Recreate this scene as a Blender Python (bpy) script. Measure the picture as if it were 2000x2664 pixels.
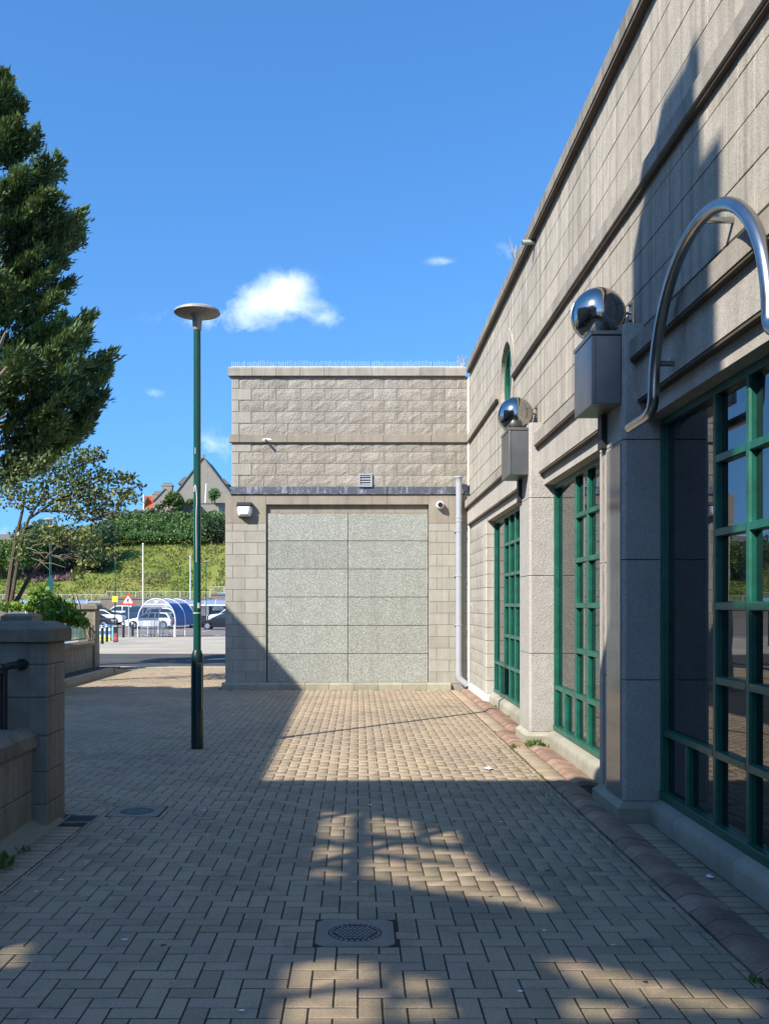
import bpy, bmesh, math, random
import numpy as np
from mathutils import Vector, Matrix
R = math.radians
random.seed(7); RNG = np.random.default_rng(11)
S = bpy.context.scene
for o in list(bpy.data.objects): bpy.data.objects.remove(o)

# ------------------------------------------------------------------ camera, sky, sun, exposure
FPX, VX, VY, EYE = 2500.0, 931.0, 1573.0, 1.64      # focal length and vanishing point in photo pixels (2000 x 2664)
cam_d = bpy.data.cameras.new('camera'); cam = bpy.data.objects.new('camera', cam_d)
S.collection.objects.link(cam); S.camera = cam
cam.location = (0, 0, EYE); cam.rotation_euler = (R(90), 0, 0)
cam_d.sensor_fit = 'HORIZONTAL'; cam_d.sensor_width = 36; cam_d.lens = 36*FPX/2000
cam_d.shift_x = (1000-VX)/2000; cam_d.shift_y = (VY-1332)/2000
cam_d.clip_start = .05; cam_d.clip_end = 4000
SUN = Vector((1, 1, -1.10)).normalized()             # the way the light travels
ELEV = math.asin(-SUN.z)
W = bpy.data.worlds.new('World'); S.world = W; W.use_nodes = True
wn = W.node_tree; wn.nodes.clear()
sun_d = bpy.data.lights.new('sun', 'SUN'); sun_d.energy = 3.75; sun_d.angle = R(.42); sun_d.color = (1, .94, .84)
sun = bpy.data.objects.new('sun', sun_d); S.collection.objects.link(sun)
sun.rotation_euler = SUN.to_track_quat('-Z', 'Y').to_euler(); sun.location = (-20, -20, 30)
S.view_settings.view_transform = 'Standard'; S.view_settings.look = 'None'
S.view_settings.exposure = 1.05; S.view_settings.gamma = 1
S.render.engine = 'CYCLES'
S.cycles.use_denoising = True
try: S.cycles.denoiser = 'OPENIMAGEDENOISE'
except Exception: pass
S.cycles.max_bounces = 8; S.cycles.transparent_max_bounces = 16
S.cycles.caustics_reflective = False; S.cycles.caustics_refractive = False
S.cycles.sample_clamp_indirect = 8

def N(nt, typ, ins=None, **props):
    n = nt.nodes.new(typ)
    for k, v in props.items(): setattr(n, k, v)
    for k, v in (ins or {}).items():
        if hasattr(v, 'is_output') or isinstance(v, bpy.types.NodeSocket): nt.links.new(v, n.inputs[k])
        else: n.inputs[k].default_value = v
    return n
def M_(nt, op, a, b=0.0, c=None, clamp=False):
    ins = {0: a, 1: b}
    if c is not None: ins[2] = c
    return N(nt, 'ShaderNodeMath', ins, operation=op, use_clamp=clamp).outputs[0]
def mixc(nt, f, a, b, mode='MIX'):
    n = N(nt, 'ShaderNodeMix', None, data_type='RGBA', blend_type=mode)
    for i, v in ((0, f), (6, a), (7, b)):
        if isinstance(v, bpy.types.NodeSocket): nt.links.new(v, n.inputs[i])
        else: n.inputs[i].default_value = v if i == 0 else (tuple(v)+(1,))[:4]
    return n.outputs[2]
def ramp(nt, f, a, b):
    return N(nt, 'ShaderNodeMapRange', {0: f, 1: a, 2: b, 3: 0.0, 4: 1.0}, clamp=True).outputs[0]

# sky: Nishita plus a few small clouds placed by direction
sky = N(wn, 'ShaderNodeTexSky', None, sky_type='NISHITA', sun_disc=False, sun_elevation=ELEV, sun_rotation=R(225),
        altitude=0, air_density=1.0, dust_density=.35, ozone_density=2.4)
tc = N(wn, 'ShaderNodeTexCoord').outputs['Generated']
sep = N(wn, 'ShaderNodeSeparateXYZ', {0: tc}).outputs
lift = N(wn, 'ShaderNodeCombineXYZ', {0: sep[0], 1: sep[1], 2: M_(wn, 'ADD', M_(wn, 'MULTIPLY', M_(wn, 'MAXIMUM', sep[2], 0.0), .84), .19)}).outputs[0]   # clear, haze-free air: no white horizon band
wn.links.new(N(wn, 'ShaderNodeVectorMath', {0: lift}, operation='NORMALIZE').outputs[0], sky.inputs[0])
yy = M_(wn, 'MAXIMUM', sep[1], .02)
gx = M_(wn, 'DIVIDE', sep[0], yy); gz = M_(wn, 'DIVIDE', sep[2], yy)
front = ramp(wn, sep[1], .1, .3)
cv = N(wn, 'ShaderNodeCombineXYZ', {0: gx, 1: gz, 2: 0.0}).outputs[0]
nz1 = N(wn, 'ShaderNodeTexNoise', {'Vector': cv, 'Scale': 34.0, 'Detail': 9.0, 'Roughness': .66, 'Distortion': .5}).outputs[0]
nz2 = N(wn, 'ShaderNodeTexNoise', {'Vector': cv, 'Scale': 9.0, 'Detail': 3.0, 'Roughness': .5}).outputs[0]
cloud = None
for (px, py, rx, ry, amp) in ((735, 760, 62, 40, .95), (765, 740, 36, 26, .5), (690, 790, 70, 36, .55), (640, 800, 46, 34, .35), (860, 828, 34, 18, .42), (805, 800, 50, 22, .34), (500, 825, 110, 22, .22), (620, 845, 90, 26, .25),
                              (1142, 680, 34, 11, .34), (400, 1022, 30, 13, .28), (565, 1160, 60, 34, .42), (1330, 650, 70, 34, .14), (-60, 1400, 120, 30, .3), (-500, 1100, 160, 50, .6)):
    cx, cz = (px-VX)/FPX, (VY-py)/FPX
    dx = M_(wn, 'DIVIDE', M_(wn, 'SUBTRACT', gx, cx), rx/FPX); dz = M_(wn, 'DIVIDE', M_(wn, 'SUBTRACT', gz, cz), ry/FPX)
    d2 = M_(wn, 'ADD', M_(wn, 'MULTIPLY', dx, dx), M_(wn, 'MULTIPLY', dz, dz))
    blob = M_(wn, 'MULTIPLY', M_(wn, 'POWER', 2.718, M_(wn, 'MULTIPLY', d2, -.8)), amp)
    cloud = blob if cloud is None else M_(wn, 'ADD', cloud, blob)
dens = M_(wn, 'ADD', cloud, M_(wn, 'MULTIPLY', M_(wn, 'SUBTRACT', nz1, .55), 1.5))
dens = M_(wn, 'MULTIPLY', ramp(wn, dens, .04, 1.45), ramp(wn, cloud, .03, .25))
dens = M_(wn, 'MULTIPLY', M_(wn, 'MULTIPLY', dens, front), .9)
ccol = mixc(wn, ramp(wn, nz2, .35, .65), (4.2, 4.9, 5.9), (6.6, 6.9, 7.2))
hs = N(wn, 'ShaderNodeHueSaturation', {'Saturation': 1.2, 'Value': 1.0, 'Color': sky.outputs[0]})
tint = mixc(wn, 1.0, hs.outputs[0], (.63, .81, .91), 'MULTIPLY')
skymix = mixc(wn, dens, tint, ccol)
bg = N(wn, 'ShaderNodeBackground', {'Color': skymix, 'Strength': .15})
N(wn, 'ShaderNodeOutputWorld', {'Surface': bg.outputs[0]})

# ------------------------------------------------------------------ helpers
def at(x, y, Y): return Vector(((x-VX)*Y/FPX, Y, EYE-(y-VY)*Y/FPX))
GP = [(-500, 0), (25, 0), (55, -.33), (86, -.60), (100, -.38), (140, -.1), (3000, -.1)]
def G(Y):
    for (a, za), (b, zb) in zip(GP, GP[1:]):
        if Y <= b: return za+(zb-za)*(Y-a)/(b-a)
    return -.1
MATS = {}
class MB:
    def __init__(s): s.v = []; s.f = []
    def add(s, vs, fs):
        o = len(s.v); s.v += [tuple(p) for p in vs]; s.f += [tuple(i+o for i in f) for f in fs]; return s
    def box(s, x0, x1, y0, y1, z0, z1):
        return s.add([(x0,y0,z0),(x1,y0,z0),(x1,y1,z0),(x0,y1,z0),(x0,y0,z1),(x1,y0,z1),(x1,y1,z1),(x0,y1,z1)],
                     [(0,3,2,1),(4,5,6,7),(0,1,5,4),(1,2,6,5),(2,3,7,6),(3,0,4,7)])
    def prism(s, poly, ax, a0, a1):
        n = len(poly)
        if ax == 'y': P = [(p[0], a0, p[1]) for p in poly]+[(p[0], a1, p[1]) for p in poly]
        elif ax == 'x': P = [(a0, p[0], p[1]) for p in poly]+[(a1, p[0], p[1]) for p in poly]
        else: P = [(p[0], p[1], a0) for p in poly]+[(p[0], p[1], a1) for p in poly]
        return s.add(P, [tuple(range(n)), tuple(range(2*n-1, n-1, -1))]+[(i, (i+1)%n, n+(i+1)%n, n+i) for i in range(n)])
    def tube(s, pts, r, n=8, r2=None, cap=True):
        pts = [Vector(p) for p in pts]; m = len(pts); o = len(s.v); up = None
        for i, p in enumerate(pts):
            d = (pts[min(i+1, m-1)]-pts[max(i-1, 0)]).normalized()
            if up is None: up = Vector((0, 0, 1)) if abs(d.z) < .9 else Vector((1, 0, 0))
            a = d.cross(up).normalized(); b = a.cross(d).normalized(); up = b
            rr = r if r2 is None else r+(r2-r)*i/max(1, m-1)
            for k in range(n):
                t = 2*math.pi*k/n; s.v.append(tuple(p+a*(rr*math.cos(t))+b*(rr*math.sin(t))))
        for i in range(m-1):
            for k in range(n):
                s.f.append((o+i*n+k, o+i*n+(k+1)%n, o+(i+1)*n+(k+1)%n, o+(i+1)*n+k))
        if cap: s.f.append(tuple(o+k for k in range(n-1, -1, -1))); s.f.append(tuple(o+(m-1)*n+k for k in range(n)))
        return s
    def lathe(s, prof, c, n=24):
        o = len(s.v); m = len(prof)
        for r, z in prof:
            for k in range(n):
                t = 2*math.pi*k/n; s.v.append((c[0]+r*math.cos(t), c[1]+r*math.sin(t), c[2]+z))
        for i in range(m-1):
            for k in range(n): s.f.append((o+i*n+k, o+i*n+(k+1)%n, o+(i+1)*n+(k+1)%n, o+(i+1)*n+k))
        s.f.append(tuple(o+k for k in range(n-1, -1, -1))); s.f.append(tuple(o+(m-1)*n+k for k in range(n)))
        return s
    def ball(s, c, r, nu=32, nv=16):
        pr = [(max(1e-4, r*math.sin(math.pi*i/nv)), -r*math.cos(math.pi*i/nv)) for i in range(nv+1)]
        return s.lathe(pr, c, nu)
    def build(s, name, m, parent=None, smooth=False, bevel=0.0, local=False):
        me = bpy.data.meshes.new(name)
        off = Vector((0, 0, 0)) if (parent is None or local) else OFF.get(parent.name, Vector((0, 0, 0)))
        me.from_pydata([(v[0]-off[0], v[1]-off[1], v[2]-off[2]) for v in s.v], [], s.f)
        bm = bmesh.new(); bm.from_mesh(me); bmesh.ops.recalc_face_normals(bm, faces=bm.faces)
        if smooth:
            for f in bm.faces: f.smooth = True
            for e in bm.edges:
                if len(e.link_faces) == 2 and e.calc_face_angle(0) > R(40): e.smooth = False
        bm.to_mesh(me); bm.free()
        if m: me.materials.append(m)
        o = bpy.data.objects.new(name, me); S.collection.objects.link(o)
        if parent: o.parent = parent
        OFF[o.name] = off
        if bevel:
            b = o.modifiers.new('edge', 'BEVEL'); b.width = bevel; b.segments = 2; b.limit_method = 'ANGLE'; b.angle_limit = R(40)
        return o
OFF = {}
def mesh_from(name, V, F, m, parent=None, smooth=False, attr=None):
    """numpy vertices (n,3) and quads/tris (m,k) to one mesh object"""
    me = bpy.data.meshes.new(name); V = np.asarray(V, dtype=np.float32); F = np.asarray(F, dtype=np.int32); k = F.shape[1]
    off = np.array(OFF.get(parent.name, (0, 0, 0))) if parent else np.zeros(3)
    me.vertices.add(len(V)); me.vertices.foreach_set('co', (V-off).astype(np.float32).ravel())
    me.loops.add(F.size); me.loops.foreach_set('vertex_index', F.ravel())
    me.polygons.add(len(F)); me.polygons.foreach_set('loop_start', np.arange(0, F.size, k, dtype=np.int32))
    me.polygons.foreach_set('loop_total', np.full(len(F), k, dtype=np.int32))
    if smooth: me.polygons.foreach_set('use_smooth', np.ones(len(F), dtype=bool))
    if attr is not None:
        a = me.attributes.new('rnd', 'FLOAT', 'FACE'); a.data.foreach_set('value', np.asarray(attr, dtype=np.float32))
    me.update(calc_edges=True); me.materials.append(m)
    o = bpy.data.objects.new(name, me); S.collection.objects.link(o)
    if parent: o.parent = parent
    OFF[o.name] = Vector(off)
    return o
def tag(o, label=None, cat=None, group=None, kind=None):
    for k, v in (('label', label), ('category', cat), ('group', group), ('kind', kind)):
        if v: o[k] = v
    return o
def thing(name, loc, label, cat, group=None):
    o = bpy.data.objects.new(name, None); S.collection.objects.link(o); o.location = loc; o.empty_display_size = .2
    OFF[o.name] = Vector(loc); return tag(o, label, cat, group)
def place(name, me, parent, loc, rotz=0.0, scale=None):
    """share mesh data between alike pieces"""
    o = bpy.data.objects.new(name, me); S.collection.objects.link(o); o.parent = parent
    o.location = Vector(loc)-OFF.get(parent.name, Vector((0, 0, 0))); o.rotation_euler = (0, 0, rotz)
    if scale: o.scale = scale
    return o

# ------------------------------------------------------------------ materials
def new_mat(name):
    m = bpy.data.materials.new(name); m.use_nodes = True; nt = m.node_tree; nt.nodes.clear()
    b = N(nt, 'ShaderNodeBsdfPrincipled'); N(nt, 'ShaderNodeOutputMaterial', {'Surface': b.outputs[0]})
    MATS[name] = m; return m, nt, b
def setc(nt, b, key, v):
    if isinstance(v, bpy.types.NodeSocket): nt.links.new(v, b.inputs[key])
    else: b.inputs[key].default_value = (tuple(v)+(1,))[:4] if hasattr(v, '__len__') else v
def pos(nt): return N(nt, 'ShaderNodeNewGeometry').outputs['Position']
def noise(nt, vec, scale, detail=4, rough=.55, dist=0.0):
    return N(nt, 'ShaderNodeTexNoise', {'Vector': vec, 'Scale': scale, 'Detail': detail, 'Roughness': rough, 'Distortion': dist}).outputs[0]
def scalev(nt, v, s):
    return N(nt, 'ShaderNodeVectorMath', {0: v, 1: s}, operation='MULTIPLY').outputs[0]
def bump(nt, b, h, strength, dist):
    n = N(nt, 'ShaderNodeBump', {'Height': h, 'Strength': strength, 'Distance': dist}); nt.links.new(n.outputs[0], b.inputs['Normal'])
def plain(name, col, rough=.6, metal=0.0, spec=.5, var=.12, vs=6.0, bs=0.0, bscale=60.0, alpha=None, coat=0.0):
    m, nt, b = new_mat(name); P = pos(nt)
    n = noise(nt, P, vs, 5, .6)
    c = mixc(nt, ramp(nt, n, .3, .7), tuple(x*(1-var) for x in col), tuple(min(1, x*(1+var)) for x in col))
    setc(nt, b, 'Base Color', c); b.inputs['Roughness'].default_value = rough; b.inputs['Metallic'].default_value = metal
    b.inputs['Specular IOR Level'].default_value = spec; b.inputs['Coat Weight'].default_value = coat
    if bs: bump(nt, b, noise(nt, P, bscale, 6, .65), bs, .01)
    return m
def stone(name, c1, c2, speck=.25, sscale=160.0, bs=.35, bdist=.006, bscale=90.0, streak=0.0, objvar=.12, stain=.25, rough=.85, moss=0.0, spec=.3):
    m, nt, b = new_mat(name); P = pos(nt)
    big = noise(nt, P, 1.1, 4, .6); mid = noise(nt, P, 7.0, 5, .65); fine = noise(nt, P, sscale, 3, .7)
    c = mixc(nt, ramp(nt, mid, .3, .7), c1, c2)
    c = mixc(nt, M_(nt, 'MULTIPLY', ramp(nt, fine, .52, .68), speck), c, tuple(min(1, x*1.55) for x in c2))
    c = mixc(nt, M_(nt, 'MULTIPLY', ramp(nt, fine, .48, .33), speck), c, tuple(x*.45 for x in c1))
    if stain:
        c = mixc(nt, M_(nt, 'MULTIPLY', ramp(nt, big, .5, .72), stain), c, tuple(x*.55 for x in c1))
    if streak:
        sv = scalev(nt, P, (7.0, 7.0, .22)); st = noise(nt, sv, 1.0, 4, .65)
        c = mixc(nt, M_(nt, 'MULTIPLY', ramp(nt, st, .44, .68), streak), c, (c1[0]*.38, c1[1]*.37, c1[2]*.36))
    if moss:
        z = N(nt, 'ShaderNodeSeparateXYZ', {0: P}).outputs[2]
        f = M_(nt, 'MULTIPLY', M_(nt, 'MULTIPLY', ramp(nt, z, .35, .1), ramp(nt, mid, .35, .6)), moss)
        c = mixc(nt, f, c, (.16, .17, .06))
    if objvar:
        rv = N(nt, 'ShaderNodeObjectInfo').outputs['Random']
        c = mixc(nt, 1.0, c, N(nt, 'ShaderNodeCombineXYZ', {i: M_(nt, 'ADD', M_(nt, 'MULTIPLY', rv, 2*objvar), 1-objvar) for i in range(3)}).outputs[0], 'MULTIPLY')
    setc(nt, b, 'Base Color', c); b.inputs['Roughness'].default_value = rough; b.inputs['Specular IOR Level'].default_value = spec
    h = M_(nt, 'ADD', M_(nt, 'MULTIPLY', noise(nt, P, bscale, 5, .7), 1.0), M_(nt, 'MULTIPLY', mid, .6))
    bump(nt, b, h, bs, bdist)
    return m

M_wall = stone('aggregate_block', (.41, .365, .295), (.515, .465, .385), speck=.5, sscale=95, bs=.6, bdist=.008, streak=.6, objvar=.06, stain=.35)
M_band = stone('band_stone', (.33, .295, .245), (.41, .37, .31), speck=.45, sscale=110, bs=.5, bdist=.008, streak=.35, objvar=.08, stain=.45)
M_coping = stone('weathered_coping', (.25, .225, .185), (.34, .31, .26), speck=.4, sscale=120, bs=.5, streak=.6, objvar=.12, stain=.5)
M_frieze = stone('frieze_stone', (.44, .40, .345), (.52, .475, .41), speck=.55, sscale=100, bs=.7, bdist=.008, streak=.25, objvar=.05)
M_pil = stone('pilaster_stone', (.40, .375, .34), (.48, .45, .41), speck=.5, sscale=85, bs=1.0, bdist=.012, bscale=55, objvar=.05, stain=.15, moss=.5)
M_plinth = stone('plinth_stone', (.36, .33, .27), (.46, .42, .35), speck=.4, bs=.6, objvar=.1, stain=.5, moss=.4)
M_rock = stone('rockfaced_block', (.335, .30, .25), (.41, .372, .315), speck=.2, sscale=70, bs=.9, bdist=.03, bscale=26, objvar=.09, stain=.15, streak=.3)
M_smooth = stone('smooth_block', (.345, .322, .272), (.41, .385, .33), speck=.18, bs=.25, objvar=.08, stain=.12, streak=.25)
M_sand = stone('sandstone', (.285, .245, .195), (.34, .295, .24), speck=.15, bs=.2, objvar=.05, streak=.3, stain=.15)
M_soffit = stone('dark_soffit', (.075, .06, .045), (.115, .095, .07), speck=.2, bs=.3, objvar=.1)  # very dark tone for the thin underside strips
M_mortar = plain('mortar', (.31, .28, .235), .95, var=.2)
M_darkmortar = plain('dark_joint', (.12, .105, .085), .95, var=.25)
M_white_mortar = plain('white_sealant', (.75, .73, .70), .7)
def mk_granite():
    m, nt, b = new_mat('speckled_granite_panel'); P = pos(nt)
    warp = N(nt, 'ShaderNodeVectorMath', {0: P, 1: N(nt, 'ShaderNodeTexNoise', {'Vector': P, 'Scale': 14.0, 'Detail': 2.0}).outputs['Color']}, operation='ADD').outputs[0]
    v = N(nt, 'ShaderNodeTexVoronoi', {'Vector': P, 'Scale': 85.0, 'Randomness': 1.0}); f = noise(nt, P, 82, 4, .75, 1.2); g = noise(nt, P, 25, 3, .6)
    c = mixc(nt, ramp(nt, f, .42, .60), (.125, .132, .112), (.44, .452, .392))
    c = mixc(nt, M_(nt, 'MULTIPLY', ramp(nt, N(nt, 'ShaderNodeSeparateColor', {0: v.outputs['Color']}).outputs[0], .7, .95), .5), c, (.66, .66, .62))
    c = mixc(nt, M_(nt, 'MULTIPLY', ramp(nt, g, .5, .7), .25), c, (.28, .30, .27))
    setc(nt, b, 'Base Color', c); sk = noise(nt, scalev(nt, P, (5, 5, .5)), 1.0, 3, .6); c = mixc(nt, M_(nt, 'MULTIPLY', ramp(nt, sk, .5, .72), .22), c, (.17, .17, .14)); rv = N(nt, 'ShaderNodeObjectInfo').outputs['Random']
    c = mixc(nt, 1.0, c, N(nt, 'ShaderNodeCombineXYZ', {i: M_(nt, 'ADD', M_(nt, 'MULTIPLY', rv, .16), .92) for i in range(3)}).outputs[0], 'MULTIPLY'); setc(nt, b, 'Base Color', c); b.inputs['Roughness'].default_value = .55
    bump(nt, b, f, .3, .004); return m
M_granite = mk_granite()
def mk_lead():
    m, nt, b = new_mat('lead_sheet'); P = pos(nt)
    st = noise(nt, scalev(nt, P, (5, 5, 1.2)), 1.6, 6, .7, .6); n2 = noise(nt, P, 18, 4, .6)
    c = mixc(nt, ramp(nt, st, .50, .72), (.085, .095, .115), (.36, .38, .41)); c = mixc(nt, M_(nt, 'MULTIPLY', ramp(nt, n2, .6, .75), .5), c, (.5, .52, .54))
    setc(nt, b, 'Base Color', c); b.inputs['Metallic'].default_value = .25; b.inputs['Roughness'].default_value = .5; bump(nt, b, n2, .3, .01); return m
M_lead = mk_lead()
def mk_paver():
    m, nt, b = new_mat('concrete_paver'); P = pos(nt)
    r1 = N(nt, 'ShaderNodeObjectInfo').outputs['Random']; r2 = N(nt, 'ShaderNodeAttribute', None, attribute_name='rnd').outputs['Fac']
    r = M_(nt, 'FRACT', M_(nt, 'ADD', r1, r2))
    c = mixc(nt, ramp(nt, r, 0, .5), (.325, .25, .16), (.44, .342, .222)); c = mixc(nt, ramp(nt, r, .7, 1.0), c, (.43, .30, .22))
    big = noise(nt, P, .55, 4, .6); mid = noise(nt, P, 4.0, 5, .65); fine = noise(nt, P, 210, 3, .75)
    c = mixc(nt, M_(nt, 'MULTIPLY', ramp(nt, big, .42, .68), .55), c, (.235, .195, .145))
    c = mixc(nt, M_(nt, 'MULTIPLY', ramp(nt, mid, .54, .74), .55), c, (.15, .13, .105))
    c = mixc(nt, M_(nt, 'MULTIPLY', ramp(nt, fine, .52, .7), .4), c, (.56, .45, .31)); c = mixc(nt, M_(nt, 'MULTIPLY', ramp(nt, fine, .47, .3), .45), c, (.09, .085, .075))
    grit = noise(nt, P, 75, 4, .75); st2 = noise(nt, P, 1.7, 5, .7, .8)
    c = mixc(nt, M_(nt, 'MULTIPLY', ramp(nt, grit, .5, .68), .38), c, (.52, .43, .31)); c = mixc(nt, M_(nt, 'MULTIPLY', ramp(nt, grit, .48, .32), .42), c, (.14, .115, .085))
    c = mixc(nt, M_(nt, 'MULTIPLY', ramp(nt, st2, .56, .70), .5), c, (.16, .135, .105))
    spot = noise(nt, P, 9.0, 2, .5)
    c = mixc(nt, ramp(nt, spot, .735, .75), c, (.07, .065, .06))
    setc(nt, b, 'Base Color', c); b.inputs['Roughness'].default_value = .9; b.inputs['Specular IOR Level'].default_value = .25
    bump(nt, b, M_(nt, 'ADD', grit, M_(nt, 'MULTIPLY', fine, .5)), .45, .003); return m
M_paver = mk_paver()
def mk_joint():
    m, nt, b = new_mat('joint_sand_and_moss'); P = pos(nt)
    n = noise(nt, P, 1.6, 5, .6); x = N(nt, 'ShaderNodeSeparateXYZ', {0: P}).outputs[0]
    f = M_(nt, 'MULTIPLY', ramp(nt, n, .46, .62), ramp(nt, x, .2, 1.8))
    c = mixc(nt, f, (.032, .027, .02), (.11, .105, .028)); setc(nt, b, 'Base Color', c); b.inputs['Roughness'].default_value = 1; return m
M_joint = mk_joint()
M_ridge = stone('brown_kerb_brick', (.27, .165, .115), (.39, .26, .185), speck=.45, bs=.9, objvar=.2, stain=.6, sscale=120)
M_concrete = stone('rough_concrete', (.26, .235, .195), (.34, .31, .26), speck=.3, bs=.7, bdist=.01, objvar=.05, stain=.35, moss=.4)
M_drain = stone('drain_surround_concrete', (.25, .215, .16), (.31, .27, .205), speck=.3, bs=.4, objvar=0, stain=.4)
M_gate = stone('gate_pillar_stone', (.22, .195, .15), (.32, .285, .225), speck=.3, bs=.6, bdist=.008, objvar=.06, stain=.45, streak=.5, moss=.3)
M_cap = stone('lichen_cap_stone', (.15, .13, .095), (.27, .24, .18), speck=.4, bs=.7, bdist=.01, objvar=.05, stain=.6)
M_green = plain('green_frame_paint', (.008, .105, .070), .42, spec=.45, var=.28, vs=9.0, coat=.1, bs=.12, bscale=25)
M_lampgreen = plain('dark_green_column_paint', (.004, .062, .042), .3, spec=.5, var=.18, vs=3.0, coat=.35)
M_basegreen = plain('darker_base_green', (.005, .022, .020), .35, var=.2, vs=5)  # lamp post base, much darker than its column
M_black = plain('black_paint', (.012, .012, .014), .38, var=.2)
M_blackplastic = plain('black_plastic', (.02, .02, .022), .5)
M_greyplastic = plain('grey_pvc_pipe', (.36, .38, .41), .42, var=.05)
M_whiteplastic = plain('white_plastic', (.80, .80, .80), .35, var=.03)
M_whitepaint = plain('white_paint', (.78, .78, .76), .4, var=.05)
M_steel = plain('brushed_steel', (.42, .415, .40), .27, metal=1.0, var=.12, vs=9)
M_boxsteel = plain('dull_steel_sheet', (.25, .247, .235), .36, metal=.9, var=.15, vs=4)
M_mirror = plain('polished_steel', (.42, .41, .385), .11, metal=1.0, var=.06, vs=5)
M_iron = plain('cast_iron', (.03, .03, .032), .6, metal=.3, var=.3, vs=40)
M_ironworn = plain('worn_iron_stud', (.26, .26, .25), .45, metal=.5, var=.2, vs=60)
M_alu = plain('aged_lamp_plastic', (.34, .325, .29), .6, var=.3, vs=14)
M_slate = stone('slate_roof', (.12, .115, .11), (.19, .18, .165), speck=.1, bs=.3, objvar=0)
M_house = stone('house_granite', (.20, .18, .15), (.31, .28, .235), speck=.3, sscale=12, bs=.4, objvar=0, stain=.3)
M_tile = plain('orange_roof_tile', (.70, .17, .045), .8, var=.2, vs=1.0)
M_rubble = stone('dark_retaining_stone', (.15, .125, .105), (.24, .20, .17), speck=.3, sscale=4, bs=.5, objvar=0, stain=.4)
M_asphalt = plain('asphalt', (.085, .083, .08), .95, spec=.15, var=.25, vs=.6, bs=.3, bscale=90)
M_carpark = plain('worn_car_park_asphalt', (.22, .19, .17), .95, var=.15, vs=.3, spec=.1)
M_fore = plain('pale_forecourt_paving', (.43, .38, .30), .95, var=.2, vs=.35, spec=.1)
M_mulch = plain('dark_bark_mulch', (.05, .042, .036), 1.0, var=.5, vs=50, bs=1.0, bscale=60)
M_soil = plain('soil', (.06, .045, .032), 1.0, var=.4, vs=20, bs=.6)
M_tyre = plain('tyre_rubber', (.015, .015, .016), .8)
M_alloy = plain('alloy_wheel', (.5, .5, .52), .3, metal=.9)
M_carglass = plain('car_glass', (.02, .03, .035), .05, spec=.9)
M_red = plain('sign_red', (.62, .035, .02), .4, var=.05)
M_yellow = plain('sign_yellow', (.80, .72, .04), .5, var=.05)
M_blue = plain('poster_blue', (.03, .075, .26), .4, var=.15, vs=1.5)
M_rust = plain('rust_stain', (.30, .22, .145), .9, var=.35, vs=8)
M_rail = plain('pale_steel_rail', (.45, .43, .36), .5, var=.1)
M_redlight = plain('tail_light_red', (.5, .01, .01), .2)
M_galv = plain('galvanised_wire', (.45, .46, .47), .35, metal=.8)
def mk_glass(name, ior, tint):
    m, nt, b = new_mat(name); P = pos(nt)
    setc(nt, b, 'Base Color', tint); b.inputs['Roughness'].default_value = .012; b.inputs['IOR'].default_value = ior
    b.inputs['Specular IOR Level'].default_value = .5
    bump(nt, b, noise(nt, P, 2.2, 2, .5), .05, .012); return m
M_glass = mk_glass('coated_window_glass', 2.15, (.004, .006, .009))
M_polished = stone('polished_granite', (.15, .148, .138), (.21, .205, .19), speck=.3, sscale=160, bs=.02, objvar=0, rough=.10, spec=.9, stain=0)
def mk_clear(name, col, f):
    m, nt, b = new_mat(name)
    tr = N(nt, 'ShaderNodeBsdfTransparent', {'Color': col}); mx = N(nt, 'ShaderNodeMixShader', {0: f, 1: tr.outputs[0], 2: b.outputs[0]})
    b.inputs['Base Color'].default_value = col; b.inputs['Roughness'].default_value = .15
    out = [n for n in nt.nodes if n.type == 'OUTPUT_MATERIAL'][0]; nt.links.new(mx.outputs[0], out.inputs[0]); return m
M_clear = mk_clear('clear_grey_sheet', (.62, .66, .72, 1), .45)
M_clearblue = mk_clear('blue_tinted_sheet', (.30, .38, .55, 1), .6)
def leafmat(name, cols, rough=.55, trans=.25):
    """cols: colours picked per leaf by the face attribute rnd"""
    m, nt, b = new_mat(name)
    r = N(nt, 'ShaderNodeAttribute', None, attribute_name='rnd').outputs['Fac']
    cr = N(nt, 'ShaderNodeValToRGB', {0: r}); e = cr.color_ramp.elements
    for i, c in enumerate(cols):
        p = i/(len(cols)-1)
        if i == 0: e[0].position = 0; e[0].color = (*c, 1)
        elif i == len(cols)-1: e[-1].position = 1; e[-1].color = (*c, 1)
        else: x = e.new(p); x.color = (*c, 1)
    b.inputs['Roughness'].default_value = rough; nt.links.new(cr.outputs[0], b.inputs['Base Color'])
    tl = N(nt, 'ShaderNodeBsdfTranslucent', {'Color': mixc(nt, .4, cr.outputs[0], (.25, .32, .03))})
    mx = N(nt, 'ShaderNodeMixShader', {0: trans, 1: b.outputs[0], 2: tl.outputs[0]})
    out = [n for n in nt.nodes if n.type == 'OUTPUT_MATERIAL'][0]; nt.links.new(mx.outputs[0], out.inputs[0]); return m
M_conifer = leafmat('conifer_foliage', [(.022, .055, .022), (.04, .09, .03), (.075, .135, .038), (.13, .19, .05), (.055, .10, .03), (.19, .12, .045)], trans=.15)
M_olive = leafmat('olive_leaves', [(.045, .075, .02), (.075, .115, .028), (.15, .185, .05), (.30, .31, .11), (.07, .10, .03)], trans=.2)
M_ivy = leafmat('bright_ivy_leaves', [(.05, .12, .015), (.10, .22, .02), (.20, .34, .03), (.30, .44, .06), (.08, .17, .02)], trans=.3)
M_bush = leafmat('hedge_leaves', [(.05, .125, .028), (.08, .17, .035), (.12, .215, .045), (.065, .14, .03)], trans=.15)
M_dkbush = leafmat('dark_shrub_leaves', [(.014, .034, .015), (.022, .05, .02), (.035, .07, .025)], trans=.1)
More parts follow.
